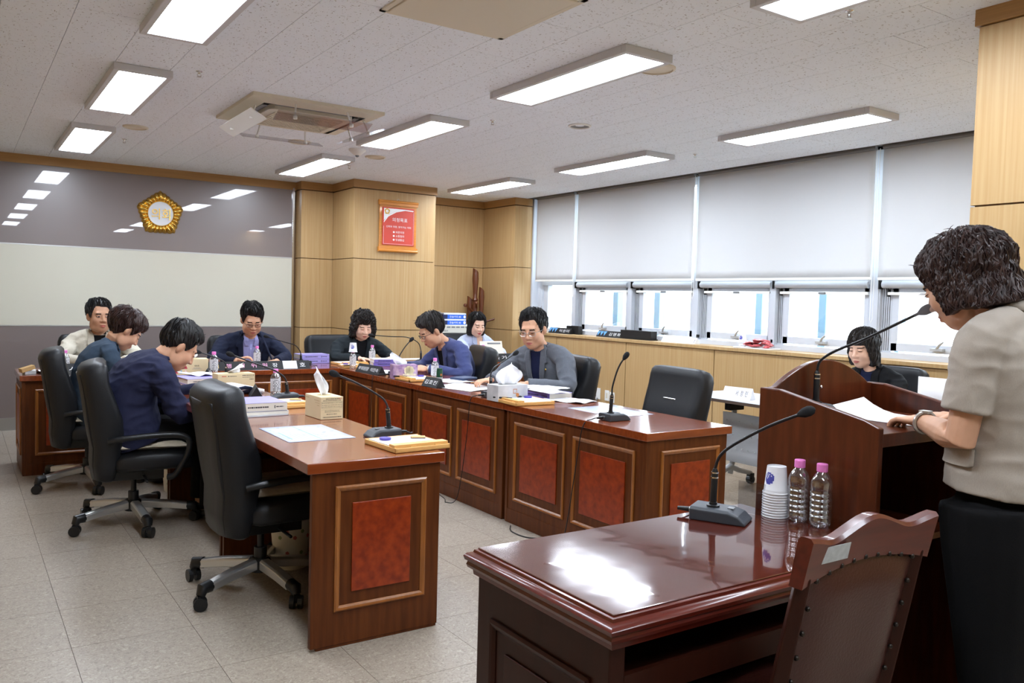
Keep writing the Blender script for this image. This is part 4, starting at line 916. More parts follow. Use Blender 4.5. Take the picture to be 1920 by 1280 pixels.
t = tbox('grey marble print tissue box with a large tissue, before the grey blazer', (2.99, 4.49, z0), .02, .235, .13, .105, 'marble print')
tissue_tuft(t, (0, 0, .102), .15, (.03, 0), .085, .12, 15); 
f1 = face_mx((0, -.0657, 0), (1, 0, 0), (0, 0, 1)); m = MB()
for q in ((.0, .05, .03, .054), (.0, .076, .03, .08), (.0, .05, .004, .08), (.026, .058, .03, .08)): m.add([(q[0], q[1], .0004), (q[2], q[1], .0004), (q[2], q[3], .0004), (q[0], q[3], .0004)], [(0, 1, 2, 3)], f1)
m.prism([(.035+.013*math.cos(a), .04+.013*math.sin(a)) for a in [2*PI*k/14 for k in range(14)]], .0006, f1); ob('copper_motif', m, 'copper', t); m = MB(); m.prism([(.052+.02*math.cos(a), .027+.007*math.sin(a)) for a in [2*PI*k/12 for k in range(12)]], .0005, f1); ob('dark_motif', m, 'ink', t)

# name plates: three-sided black card with white lettering
def plate(lab, loc, rz, L, words, h=.075, m='black card', ink='white print', grp='name plates', wfrac=.8, paper=None):
    """front face looks along local -y"""
    t = thing('name_plate', lab, 'name plate', loc, rz, grp); mb = MB(); d = .042
    mb.add([(-L/2, -d, 0), (L/2, -d, 0), (L/2, d, 0), (-L/2, d, 0), (-L/2, 0, h), (L/2, 0, h)], [(0, 1, 5, 4), (2, 3, 4, 5), (0, 4, 3), (1, 2, 5), (3, 2, 1, 0)]); ob('card', mb, m, t, bevel=.001)
    sl = math.hypot(d, h); fm = face_mx((0, -d*.5, h*.5), (1, 0, 0), (0, d, h)) @ at((0, 0, .0006))
    if isinstance(words, str): text('lettering', words, ink, fm, t, w=L*wfrac, h=sl*.42)
    else:
        for s, x, w, *k in words: text('lettering', s, k[0] if k else ink, fm @ at((x, 0, 0)), t, w=w, h=sl*.46)
    if paper: mb = MB(); mb.box((paper[0], -sl*.46, .0), (paper[1], sl*.46, .001), fm); ob('paper_slip', mb, 'paper', t)
    return t
plate('long black name plate with white and pink lettering before the chairman', (2.165, 7.135, z0), 0, .90, [('획', -.36, .045, 'yellow print'), ('행', -.255, .045, 'pink print'), ('정', -.145, .045, 'pink print'), ('위', -.045, .045, 'pink print'), ('원', .05, .045, 'pink print'), ('장', .14, .045), ('호', .385, .05)], h=.072, paper=(.21, .335))
plate('name plate facing left before the man in the navy shirt jacket', (1.58, 5.25, z0), PIH-.25, .21, '안경준', h=.07)
plate('name plate on the farthest left desk beside the water bottle', (1.615, 6.60, z0), PIH-.3, .22, '이동규', h=.07)
plate('long black name plate with white lettering under the curly haired woman', (2.935, 6.52, z0), -PIH+.05, .42, '부위원장  이진숙', h=.072, wfrac=.86)
plate('short black name plate beside the green can', (2.925, 5.38, z0), -PIH+.05, .21, '김호진', h=.07)
plate('black office name plate on the clerk desk at the far left', (.86, 7.12, z0), 0, .42, '사무국', h=.08, wfrac=.72)
plate('black name plate of the stenographer under the tablet', (4.86, 7.40, z0), 0, .30, '속 기 석', h=.085, wfrac=.82)
plate('white paper name card on the folding table', (4.86, 4.18, .717), -PIH+.15, .24, [('서', -.0, .02), ('정', .04, .02), ('민', .08, .02)], h=.085, m='paper', ink='ink')
plate('dark name plate with white lettering at the far end of the window sill', (6.10, 8.02, 1.023), -PIH, .42, [('이', .02, .05), ('원', .09, .05), ('미', .16, .05)], h=.07, m='black card')
plate('dark name plate with white lettering leaning by the black box on the sill', (6.10, 7.10, 1.023), -PIH, .42, [('김', .02, .05), ('영', .09, .05), ('화', .16, .05)], h=.07)
for x, y in ((6.10, 8.02), (6.10, 7.10)):
    for k in range(3):
        mb = MB(); yy = y+.19-.055*k; mb.add([(x-.0430+.008, yy, 1.036), (x-.006, yy+.0-.028, 1.086), (x-.006, yy+.028, 1.086)], [(0, 1, 2)])
        pl_ = [o for o in S.objects if o.name.startswith('name_plate') and abs(o.location.x-x) < .01 and abs(o.location.y-y) < .01][0]
        o = ob('blue_triangle', mb, 'sky blue print', pl_); o.matrix_parent_inverse = (M.Translation(pl_.location) @ M.Rotation(-PIH, 4, 'Z')).inverted()
t = thing('document_box', 'long black glossy box lying on the window sill', 'box', (6.11, 6.66, 1.023)); m = MB(); m.box((-.05, -.25, 0), (.05, .25, .012)); ob('lid_edge', m, 'black card', t); m = MB(); m.box((-.045, -.24, .012), (.045, .24, .095)); ob('box_body', m, 'black card', t, bevel=.003)
t = thing('document_box', 'small black box behind the far name plate on the sill', 'box', (6.16, 7.84, 1.023)); m = MB(); m.box((-.03, -.12, 0), (.03, .12, .10)); ob('box_body', m, 'black card', t, bevel=.003)
for k, (y, lab) in enumerate(((6.13, 'left white blank name plate on the window sill'), (5.90, 'right white blank name plate with a black end on the window sill'))):
    plate(lab, (6.09, y, 1.023), -PIH, .24, [('호', .10, .022)] if k else [], h=.06, m='paper', ink='ink')
# snack tray
t = thing('snack_tray', 'white tray holding red wrapped snacks on the window sill', 'tray', (6.09, 5.05, 1.023)); m = MB(); m.prism(rbox(.20, .42, 0, .04), .012); ob('tray_body', m, 'white plastic', t, bevel=.004)
for k in range(14):
    rnd = random.Random(k); m = MB(); sx, sy, sz = .035, .05, .018; P = []
    for j in range(5):
        for i in range(7):
            u, v = -1+2*i/6, -1+2*j/4; e = (1-u**4)*(1-v**4); P.append((u*sy, v*sx, sz*e**.5))
    m.grid(P, 7, 5); m.grid([(p[0], p[1], -p[2]*.4) for p in P], 7, 5); o = ob('snack_pack', m, 'red snack', smooth=60)
    o.location = (6.09+rnd.uniform(-.05, .05), 5.02+rnd.uniform(-.15, .13)+(.0 if k < 8 else -.03), 1.05+.022*(k//5)); o.rotation_euler = (rnd.uniform(-.3, .3), rnd.uniform(-.3, .3), rnd.uniform(0, 3)); tag(o, 'red and white wrapped snack pack heaped on the white sill tray', 'snack', 'red snack packs')
cup('topmost upturned paper cup on the window sill behind the snacks', (6.12, 5.24, 1.023+.046), True, 'paper cups on the sill'); cup('lower paper cups of the little stack on the window sill', (6.12, 5.24, 1.023+.023), True, 'paper cups on the sill', False); cup('bottom paper cup of the little stack on the window sill', (6.12, 5.24, 1.023), True, 'paper cups on the sill', False)

# books, papers
def book(lab, loc, rz, sx, sy, sz, cover='purple cover', edge='purple edge', grp=None, spine=-1, lines=True):
    """spine along the local -y side"""
    t = thing('book', lab, 'book', loc, rz, grp); m = MB(); c = .002
    m.box((-sx/2+.003, -sy/2+.004, c), (sx/2-.003, sy/2-.003, sz-c)); ob('pages', m, 'page block', t)
    m = MB(); m.box((-sx/2, -sy/2, 0), (sx/2, sy/2, c)); m.box((-sx/2, -sy/2, sz-c), (sx/2, sy/2, sz)); ob('cover', m, cover, t)
    m = MB(); m.box((-sx/2, -sy/2, 0), (sx/2, -sy/2+.003, sz)); ob('spine', m, edge, t)
    if lines and sz > .02: print_lines(t, face_mx((0, -sy/2-.0004, sz*.5), (1, 0, 0), (0, 0, 1)), [(-sx*.35, sx*.1, -.004, .008), (sx*.22, sx*.24, -.008, .016), (sx*.26, sx*.42, -.003, .006)])
    return t
def stack(lab, loc, rz, specs, grp):
    z = loc[2]
    for k, (sx, sy, sz, cv, ed, l2, dr) in enumerate(specs): book(l2+lab, (loc[0], loc[1], z), rz+dr, sx, sy, sz, cv, ed, grp); z += sz+.0005
    return z
stack(' of the stack on the head table', (2.86, 7.735, z0), -.05, [(.29, .21, .042, 'purple cover', 'purple cover', 'lower lilac book', .0), (.285, .21, .042, 'purple cover', 'purple cover', 'upper lilac book', .03)], 'lilac books on the head table')
stack(' before the curly haired woman', (3.43, 7.27, z0), -.25, [(.27, .20, .032, 'purple cover', 'purple edge', 'lowest purple spined book', .0), (.27, .20, .03, 'paper', 'purple edge', 'upper purple spined book with white sheets', .04)], 'books before the curly haired woman')
stack(' on the middle left desk behind the chair', (1.36, 4.52, z0), .02, [(.24, .33, .006, 'paper', 'paper', 'white loose booklet at the bottom', .05), (.26, .30, .018, 'paper', 'page block', 'white bound report', .02), (.25, .29, .045, 'purple cover', 'page block', 'thick lilac topped report', .0)], 'reports on the middle left desk')
stack(' on the farthest left desk under the navy sleeve', (1.46, 6.22, z0), .1, [(.26, .30, .040, 'purple cover', 'page block', 'thick lilac report', .0)], 'reports on the farthest left desk')
stack(' before the man in grey', (3.36, 4.55, z0), -PIH+.1, [(.27, .21, .038, 'purple cover', 'purple edge', 'thick purple spined book', .0)], 'books before the man in grey')
def sheet(lab, loc, rz, sx, sy, m='paper', name='paper_sheet', curl=.004, seed=0, grp=None, cat='paper', lines=0, th=.0008):
    P = []; mb = MB()
    for j in range(9):
        for i in range(9):
            u, v = -1+2*i/8, -1+2*j/8; P.append((u*sx/2, v*sy/2, curl*max(0, noise.noise((u*1.3+seed, v*1.3, seed))+.4)*(abs(u)+abs(v))*.7))
    mb.grid(P, 9, 9); o = ob(name, mb, m, smooth=180); s = o.modifiers.new('s', 'SOLIDIFY'); s.thickness = th; s.offset = 1
    o.location = loc; o.rotation_euler = (0, 0, rz); tag(o, lab, cat, grp)
    if lines:
        mb = MB(); rnd = random.Random(seed)
        for k in range(lines):
            y = sy*.42-sy*.84*k/max(1, lines-1); x = -sx*.42
            while x < sx*.40:
                w = rnd.uniform(.006, .03); mb.add([(x, y, th+.0004+curl*.0), (x+w, y, th+.0004), (x+w, y+.0022, th+.0004), (x, y+.0022, th+.0004)], [(0, 1, 2, 3)]); x += w+.004
                if rnd.random() < .15: x += .05
        q = ob('print_lines', mb, 'grey ink', o); q['kind'] = 'stuff'
    return o
o = sheet('large laminated plan sheet on the nearest left desk', (1.372, 3.765, z0), 0, .315, .44, 'paper lilac', curl=0, lines=0)
mb = MB(); rnd = random.Random(3)
for k in range(30): x, y = rnd.uniform(-.14, .12), rnd.uniform(-.2, .19); mb.box((x, y, .0010), (x+rnd.uniform(.006, .02), y+.0025, .00115))
for k in range(10): mb.box((-.14+.018*k, -.2, .001), (-.139+.018*k, -.02, .00112))
tag(ob('print_lines', mb, 'grey ink', o), None, None, kind='stuff')
mb = MB()
for x, y, w, h in ((.0, -.2, .004, .4), (.09, -.12, .012, .006), (-.12, -.15, .006, .2)): mb.box((x, y, .001), (x+w, y+h, .00118))
ob('blue_rule', mb, 'triangle blue', o)
sheet('large laminated plan sheet before the empty chair', (3.28, 3.80, z0), 0, .31, .44, 'paper lilac', curl=0, lines=14, seed=4)
sheet('white sheet under the elbow of the man in grey', (3.43, 4.73, z0+.040), .2, .25, .34, curl=.012, seed=2, grp='loose sheets before the man in grey', lines=10)
sheet('loose white sheet beside the bamboo tray, before the empty chair', (3.36, 4.30, z0), .35, .21, .297, curl=.014, seed=8, grp='loose sheets before the man in grey', lines=12)
sheet('white sheet hanging over the purple spined book', (3.33, 4.52, z0+.0405), -.15, .21, .297, curl=.012, seed=11, grp='loose sheets before the man in grey', lines=12)
sheet('large white sheet before the man in the blue jacket', (3.13, 5.25, z0), .25, .36, .44, curl=.008, seed=5, grp='loose sheets at the window-side row', lines=0)
sheet('white sheet under the arm of the man in blue', (3.27, 5.72, z0), .1, .25, .30, curl=.004, seed=6, grp='loose sheets at the window-side row')
sheet('white sheet behind the long name plate of the window-side row', (3.10, 6.60, z0), .3, .25, .30, curl=.008, seed=7, grp='loose sheets at the window-side row')
sheet('white sheet lying on the lilac report by the triangle tissue box', (1.50, 6.38, z0+.041), .4, .22, .30, curl=.02, seed=9)
sheet('printed speech sheet curling up on the lectern before the speaker', (2.605, 1.60, 1.0415), .10, .25, .30, curl=.0, seed=3, lines=13)
o = S.objects['paper_sheet.%03d' % (sum(1 for q in S.objects if q.name.startswith('paper_sheet'))-1)]
for v in o.data.vertices:
    u, w = v.co.x/.135, v.co.y/.15; v.co.z += .012*max(0, w)**2+.045*max(0, w+.15*u-.25)**2
for c in o.children:
    for v in c.data.vertices:
        u, w = v.co.x/.135, v.co.y/.15; v.co.z += .012*max(0, w)**2+.045*max(0, w+.15*u-.25)**2
sheet('upright white sheet held on the folding table behind the lectern', (5.0, 2.77, .718), .0, .004, .21, th=.28, curl=0)
sheet('white sheet on the folding table behind the name card', (5.02, 3.86, .717), .2, .21, .297, curl=.003, seed=12)
# open booklet
t = thing('open_booklet', 'open pink paged booklet with a dark cover on the middle left desk', 'booklet', (1.46, 5.50, z0), .15)
for k, (s, m_) in enumerate(((-1, 'pink paper'), (1, 'paper'))):
    P = []; mb = MB()
    for j in range(5):
        for i in range(9): q = i/8; P.append((s*.20*q, -.14+.28*j/4, .005+.045*math.sin(PI*min(1, q*1.15))*(1 if s < 0 else .55)))
    mb.grid(P, 9, 5); o = ob('page_leaf', mb, m_, t, smooth=180); sd = o.modifiers.new('s', 'SOLIDIFY'); sd.thickness = .012 if s < 0 else .022; sd.offset = -1 if s < 0 else 1
mb = MB(); P = []
for j in range(5):
    for i in range(7): q = i/6; P.append((-.06+.24*q, -.155+.01*j, .003+.055*math.sin(PI*q)*(1-.25*j)))
mb.grid(P, 7, 5); o = ob('dark_cover', mb, 'navy cover', t, smooth=180); sd = o.modifiers.new('s', 'SOLIDIFY'); sd.thickness = .003
o = tag(ob('navy_notebook', bx((-.09, -.07, 0), (.09, .07, .022)), 'navy cover', bevel=.006), 'navy padded notebook before the office chair of the man in blue', 'notebook'); o.location = (3.42, 5.78, z0); o.rotation_euler = (0, 0, .3)
t = thing('drink_can', 'slim dark green can beside the short name plate', 'can', (3.075, 5.56, z0)); m = MB(); m.lathe([(.022, 0), (.024, .004), (.024, .095), (.022, .1), (.022, .118), (.001, .118)], 20, cap=False); ob('can_body', m, 'green can', t, smooth=40); m = MB(); m.lathe([(.0243, .012), (.0243, .05)], 20, cap=False); ob('can_label', m, 'label grey', t, smooth=60); m = MB(); m.prism([(.009*math.cos(a), .009*math.sin(a)) for a in [2*PI*k/10 for k in range(10)]], .0006, face_mx((0, -.0245, .07), (1, 0, 0), (0, 0, 1))); ob('can_mark', m, 'copper', t)
t = thing('pencil', 'wooden pencil lying on the white sheets before the grey blazer', 'pencil', (3.36, 5.5, z0+.006), 1.9); m = MB(); m.tube([(0, -.07, 0), (0, .06, 0)], .004, 6); ob('shaft', m, 'bamboo', t); m = MB(); m.tube([(0, .06, 0), (0, .078, 0)], [.004, .0008], 6); ob('tip', m, 'ink', t)
# gavel
t = thing('gavel', 'dark wooden gavel on its round block left of the chairman', 'gavel', (1.84, 7.33, z0)); m = MB(); m.lathe([(.05, 0), (.055, .01), (.05, .024), (.001, .024)], 20, cap=False); ob('sound_block', m, 'rack wood', t, smooth=40)
m = MB(); m.tube([(-.05, 0, .055), (-.035, 0, .055), (-.03, 0, .055), (.03, 0, .055), (.035, 0, .055), (.05, 0, .055)], [.026, .03, .024, .024, .03, .026], 14); ob('head', m, 'rack wood', t, smooth=40); m = MB(); m.tube([(0, -.02, .055), (0, -.14, .045), (.0, -.17, .045), (0, -.2, .044)], [.008, .009, .016, .01], 10); ob('handle', m, 'bamboo', t, smooth=40)
# clerk desk oddments
t = thing('tape_dispenser', 'tan desk organiser tilted at the corner of the clerk desk', 'organiser', (.455, 7.17, z0), .3); t.scale = (.6, .6, .6); m = MB(); m.box((-.08, -.05, .05), (.08, .05, .10), M.Rotation(-.28, 4, 'Y')); ob('tan_block', m, 'tan box', t, bevel=.003); m = MB(); m.box((-.06, -.045, 0), (.07, .045, .045)); ob('stand_body', m, 'label grey', t, bevel=.003)
sheet('white papers on the clerk desk beside the organiser', (.60, 7.32, z0), .2, .2, .28, curl=.03, seed=21)
# stenographer desk
t = thing('tablet', 'cream cased tablet standing on the stenographer desk', 'tablet', (4.86, 7.60, z0)); m = MB(); m.box((-.145, -.004, 0), (.145, .004, .20), at((0, 0, .01), 0, -.28)); ob('tablet_case', m, 'tablet cream', t, bevel=.006); m = MB(); m.box((-.05, -.0062, .165), (.12, -.004, .182), at((0, 0, .01), 0, -.28)); ob('camera_strip', m, 'grey plastic', t, bevel=.003); m = MB(); m.box((-.13, -.09, 0), (.13, .06, .012)); ob('stand_flap', m, 'tablet cream', t)
for k, c in enumerate(('tape yellow', 'pink paper', 'copper')):
    m = MB(); m.prism([(.022*math.cos(a)-.035+.03*k, .02*math.sin(a)+.075) for a in [2*PI*i/12 for i in range(12)]], .0008, at((0, 0, .01), 0, -.28) @ face_mx((0, -.0045, 0), (1, 0, 0), (0, 0, 1))); ob('sticker', m, c, t)
# audio rack
t = thing('equipment_rack', 'cream equipment rack with black front and violet display by the oak pillar', 'rack', (5.10, 9.06, 0)); w, d, h = .30, .30, 1.09
m = MB(); m.box((-w, -d, 0), (-w+.035, d, h)); m.box((w-.035, -d, 0), (w, d, h)); m.box((-w, -d, h-.10), (w, d, h)); m.box((-w, d-.02, 0), (w, d, h)); m.box((-w, -d, 0), (w, d, .06)); ob('cabinet_shell', m, 'rack cream', t, bevel=.006)
m = MB()
for k in range(7): m.box((-.17+.065*k, -d-.002, h-.035), (-.12+.065*k, -d+.002, h-.018))
tag(ob('vent_slots', m, 'grey plastic', t), None, None, kind='stuff')
for k in range(5):
    m = MB(); z1 = h-.115-.16*k; m.box((-w+.04, -d+.02, z1-.152), (w-.04, d-.05, z1)); u = ob('rack_unit', m, 'rack black', t, bevel=.003)
    m = MB()
    for i in range(9): m.lathe([(.008, 0), (.007, .01)], 10, face_mx((-.2+.05*i, -d+.0195, z1-.11), (1, 0, 0), (0, 0, 1)))
    tag(ob('knobs', m, 'grey plastic', u), None, None, kind='stuff')
    if k == 0: ob('display', bx((.0, -d+.016, z1-.075), (.105, -d+.0195, z1-.03)), 'display violet', u); ob('green_light', bx((.14, -d+.016, z1-.06), (.155, -d+.0195, z1-.05)), 'led green', u); ob('red_light', bx((.19, -d+.016, z1-.06), (.205, -d+.0195, z1-.05)), 'led red', u)
text('lettering', 'INTER-M', 'ink', face_mx((-.19, -d-.0006, h-.07), (1, 0, 0), (0, 0, 1)), t, w=.07, h=.018)
t2 = 1.0905
for k, lab in enumerate(('lower blue wrapped paper ream on the equipment rack', 'upper blue wrapped paper ream on the equipment rack')):
    t = thing('paper_ream', lab, 'paper', (5.10-.02, 8.93, t2+.072*k), 0, 'blue paper reams'); m = MB(); m.box((-.16, -.1, 0), (.16, .1, .052)); ob('wrapper', m, 'ream blue', t, bevel=.003); m = MB(); m.box((-.165, -.102, -.0), (-.105, .102, .0525)); ob('navy_end', m, 'ream navy', t)
    m = MB(); m.box((-.155, -.098, .0525), (.158, .1, .070)); ob('paper_block', m, 'paper', t)
    fm = face_mx((0, -.1026, .026), (1, 0, 0), (0, 0, 1)); text('lettering', '한솔카피 80', 'white print', fm @ at((.005, 0, .0006)), t, w=.16, h=.026); m = MB(); m.prism([(.135+.016*math.cos(a), .018*math.sin(a)) for a in [2*PI*i/16 for i in range(16)]], .001, fm @ at((0, 0, .0005))); ob('round_mark', m, 'white print', t)
t = thing('grey_folder_box', 'grey upright file box beside the blue paper reams', 'box', (4.84, 8.90, t2)); m = MB(); m.box((-.035, -.08, 0), (.035, .08, .16)); ob('box_body', m, 'grey plastic', t, bevel=.002); m = MB(); m.box((-.036, -.082, .0), (.036, -.08, .055)); ob('box_label', m, 'floral white', t)
# coat rack
t = thing('coat_rack', 'dark turned wood coat rack with pegs in the far corner', 'coat rack', (5.63, 9.24, 0))
def turned(x, y, zt, r, nm):
    m = MB(); m.lathe([(r, .02), (r, zt-.62), (r*1.1, zt-.60), (r*.7, zt-.56), (r*1.0, zt-.50), (r*.72, zt-.44), (r*.7, zt-.42), (r*1.15, zt-.40), (r*.72, zt-.37), (r*.8, zt-.3), (r*1.12, zt-.12), (r*1.0, zt-.05)], 14, at((x, y, 0)))
    b = len(m.v); m.add([(x+r*math.cos(2*PI*k/14), y+r*math.sin(2*PI*k/14), zt-.05+.06*(.5-.5*math.cos(2*PI*k/14))) for k in range(14)], [tuple(range(14))]); m.f += [(b-14+k, b-14+(k+1) % 14, b+(k+1) % 14, b+k) for k in range(14)]; return ob(nm, m, 'rack wood', t, smooth=50)
turned(-.02, 0, 1.80, .038, 'tall_pole'); turned(.06, -.03, 1.56, .034, 'short_pole'); turned(-.07, .05, 1.44, .034, 'short_pole')
for a, b in (((-.03, 0, 1.24), (-.20, -.06, 1.33)), ((.0, 0, 1.28), (-.06, -.1, 1.36)), ((.07, -.03, 1.10), (.25, -.10, 1.17))):
    m = MB(); m.tube([a, b], [.014, .011], 10); m.ball(b, .024, 12, 8); ob('peg', m, 'rack wood', t, smooth=60)
m = MB(); m.lathe([(.2, 0), (.2, .02), (.06, .05)], 20); ob('foot', m, 'rack wood', t)
# floral bins under the desks
def bin_(lab, loc):
    t = thing('waste_bin', lab, 'bin', loc, 0, 'floral waste bins'); m = MB(); m.lathe([(.085, 0), (.105, .25), (.11, .255), (.1, .255), (.082, .01), (.001, .01)], 24, cap=False); ob('bin_body', m, 'floral white', t, smooth=40)
    for k in range(12):
        a = -PI/2-.9+1.9*(k % 6)/5*1.0; z = .06+.11*(k//6)+.03*(k % 2); r = .0855+.08*z+.0015; mx = M.Rotation(a, 4, 'Z') @ face_mx((r, 0, z), (0, 1, 0), (0, 0, 1)); m = MB()
        for q in range(5): m.prism([(.005*math.cos(2*PI*i/7)+.0055*math.cos(q*1.257), .005*math.sin(2*PI*i/7)+.0055*math.sin(q*1.257)) for i in range(7)], .001, mx)
        ob('printed_flower', m, 'flower red' if k % 3 else 'leaf green', t)
bin_('white floral waste bin under the nearest left desk', (1.44, 4.15, 0)); bin_('white floral waste bin under the middle left desk, seen past the chair base', (1.32, 5.85, 0) if 0 else (1.30, 6.15, 0))
# oddments on folding table and floor
t = thing('drink_can', 'dark green cup on the folding table beside the lectern', 'can', (4.93, 3.86, .717)); m = MB(); m.lathe([(.03, 0), (.034, .09), (.032, .095), (.001, .09)], 18, cap=False); ob('can_body', m, 'green can', t, smooth=40)
t = thing('purple_box', 'small lilac box on the folding table beside the lectern edge', 'box', (4.80, 3.80, .717)); m = MB(); m.box((-.03, -.03, 0), (.03, .03, .045)); ob('box_body', m, 'purple cover', t, bevel=.002)
o = MB(); o.tube(smooth_path([(2.86, 4.22, .004), (2.80, 4.12, .004), (2.80, 3.98, .004), (2.86, 3.90, .004), (2.9, 3.8, .004)], 6), .004, 6); tag(ob('floor_cable', o, 'black plastic', smooth=60), 'black cable loop on the floor before the window-side desks', 'cable')
# ================================================================== people
mat('skin', (206, 158, 128), .5, var=.04, vscale=30, spec=.35, bump=.03, bscale=120); MATS['skin'].node_tree.nodes['Principled BSDF'].inputs['Subsurface Weight'].default_value = .08
MATS['skin'].node_tree.nodes['Principled BSDF'].inputs['Subsurface Radius'].default_value = (.012, .005, .003)
mat('skin light', (226, 184, 160), .5, var=.03, vscale=30, spec=.35); mat('skin tan', (186, 142, 114), .5, var=.04, vscale=30, spec=.35)
mat('hair black', (20, 18, 18), .42, var=.4, vscale=40, stretch=(1, 1, .3), spec=.5); mat('hair brown', (48, 30, 26), .42, var=.4, vscale=40, stretch=(1, 1, .3), spec=.5); mat('hair soft black', (32, 27, 25), .45, var=.4, vscale=40, spec=.5)
mat('lip', (176, 98, 90), .45); mat('lip red', (190, 70, 74), .4); mat('eye dark', (38, 26, 22), .35); mat('brow dark', (42, 32, 28), .8); mat('eye white', (226, 222, 216), .3)
def cloth(n, c, **k): return mat(n, c, .85, sheen=(.12 if sum(c) > 200 else 0.), spec=.25, bump=k.pop('bump', .12), bscale=k.pop('bscale', 260), var=k.pop('var', .05), vscale=k.pop('vscale', 90), **k)
cloth('cloth beige', (196, 190, 174)); cloth('cloth teal', (50, 64, 80)); cloth('cloth navy shell', (34, 37, 62)); cloth('cloth navy suit', (26, 32, 52)); cloth('cloth charcoal green', (32, 38, 42))
cloth('cloth blue', (62, 70, 112)); cloth('cloth pale blue', (176, 184, 208)); cloth('cloth grey', (92, 96, 104)); cloth('cloth black', (17, 18, 21)); cloth('cloth greige', (170, 160, 148), var=.10, vscale=300, stretch=(6, 6, .4)); cloth('cloth dark navy', (24, 30, 60))
cloth('shirt check', (150, 152, 200), var=.10, vscale=160); cloth('trouser black', (8, 8, 10)); mat('watch steel', (196, 192, 186), .3, metal=.8)

def sm(a, b, k):
    h = np.clip(.5+.5*(b-a)/k, 0, 1); return b*(1-h)+a*h-k*h*(1-h)
def ell(P, c, r):
    q = (P-np.array(c))/np.array(r); d = np.linalg.norm(q, axis=-1); g = np.linalg.norm(q/np.array(r), axis=-1)+1e-9
    return d*(d-1)/g
def cap_(P, a, b, r0, r1):
    a = np.array(a); b = np.array(b); ab = b-a; t = np.clip(((P-a)@ab)/(ab@ab), 0, 1); return np.linalg.norm(P-(a+t[..., None]*ab), axis=-1)-(r0+(r1-r0)*t)
def head_sdf(P, fem=0.):
    d = ell(P, (0, -.014, .036), (.075, .094, .081))
    d = sm(d, ell(P, (0, .022, -.030), (.061-.003*fem, .066, .084)), .03)
    d = sm(d, ell(P, (0, .040, -.088), (.034-.006*fem, .040, .030)), .035)
    for s in (-1, 1):
        d = sm(d, ell(P, (s*.036, .058, -.028), (.026, .026, .028)), .025)
        d = sm(d, ell(P, (s*.052, .012, -.066), (.018-.004*fem, .03, .032)), .03)
    d = sm(d, cap_(P, (-.036, .076, .027), (.036, .076, .027), .0115-.003*fem, .0115-.003*fem), .018)
    for s in (-1, 1): d = -sm(-d, ell(P, (s*.031, .100, .006), (.019, .016, .012)), .012)
    d = sm(d, cap_(P, (0, .086, .014), (0, .104, -.026), .0075, .0115), .010)
    for s in (-1, 1): d = sm(d, ell(P, (s*.0125, .094, -.031), (.009, .011, .008)), .007); d = sm(d, ell(P, (s*.030, .080, .006), (.0145, .0125, .0085)), .006)
    d = sm(d, ell(P, (0, .084, -.0585), (.022, .0135, .0065)), .007); d = sm(d, ell(P, (0, .083, -.0715), (.019, .0135, .0070)), .007)
    return d
def star(sdf, nu, nv, rmax=.2, up=.0):
    th = np.linspace(0, 2*PI, nu, endpoint=False); ph = np.linspace(-PI/2, PI/2, nv); D = np.stack([np.cos(ph)[:, None]*np.sin(th)[None], np.cos(ph)[:, None]*np.cos(th)[None], np.broadcast_to(np.sin(ph)[:, None], (nv, nu))], -1)
    lo = np.zeros((nv, nu)); hi = np.full((nv, nu), rmax)
    for _ in range(22):
        m = (lo+hi)/2; ins = sdf(D*m[..., None]) < 0; lo = np.where(ins, m, lo); hi = np.where(ins, hi, m)
    return D, lo
def remesh(mb, vox, smooth=2, name='body', fac=.5):
    me = mb.mesh(name); o = bpy.data.objects.new(name, me); COL.objects.link(o)
    r = o.modifiers.new('r', 'REMESH'); r.mode = 'VOXEL'; r.voxel_size = vox; r.use_smooth_shade = True
    if smooth: s = o.modifiers.new('s', 'SMOOTH'); s.iterations = smooth; s.factor = fac
    out = bpy.data.meshes.new_from_object(o.evaluated_get(bpy.context.evaluated_depsgraph_get()))
    bpy.data.objects.remove(o); bpy.data.meshes.remove(me); out.name = name
    for p in out.polygons: p.use_smooth = True
    return out
def loft(mb, rings, n=24, pw=.8):
    """rings: (centre, right axis, forward axis, half width, half depth)"""
    P = []
    for c, a, b, w, d in rings:
        for k in range(n):
            q = 2*PI*k/n; x, y = math.cos(q), math.sin(q); P.append(c+a*(w*math.copysign(abs(x)**pw, x))+b*(d*math.copysign(abs(y)**pw, y)))
    mb.grid(P, n, len(rings), wrap=True); B = len(mb.v); mb.f.append(tuple(B-n*len(rings)+k for k in range(n))[::-1]); mb.f.append(tuple(B-n+k for k in range(n)))
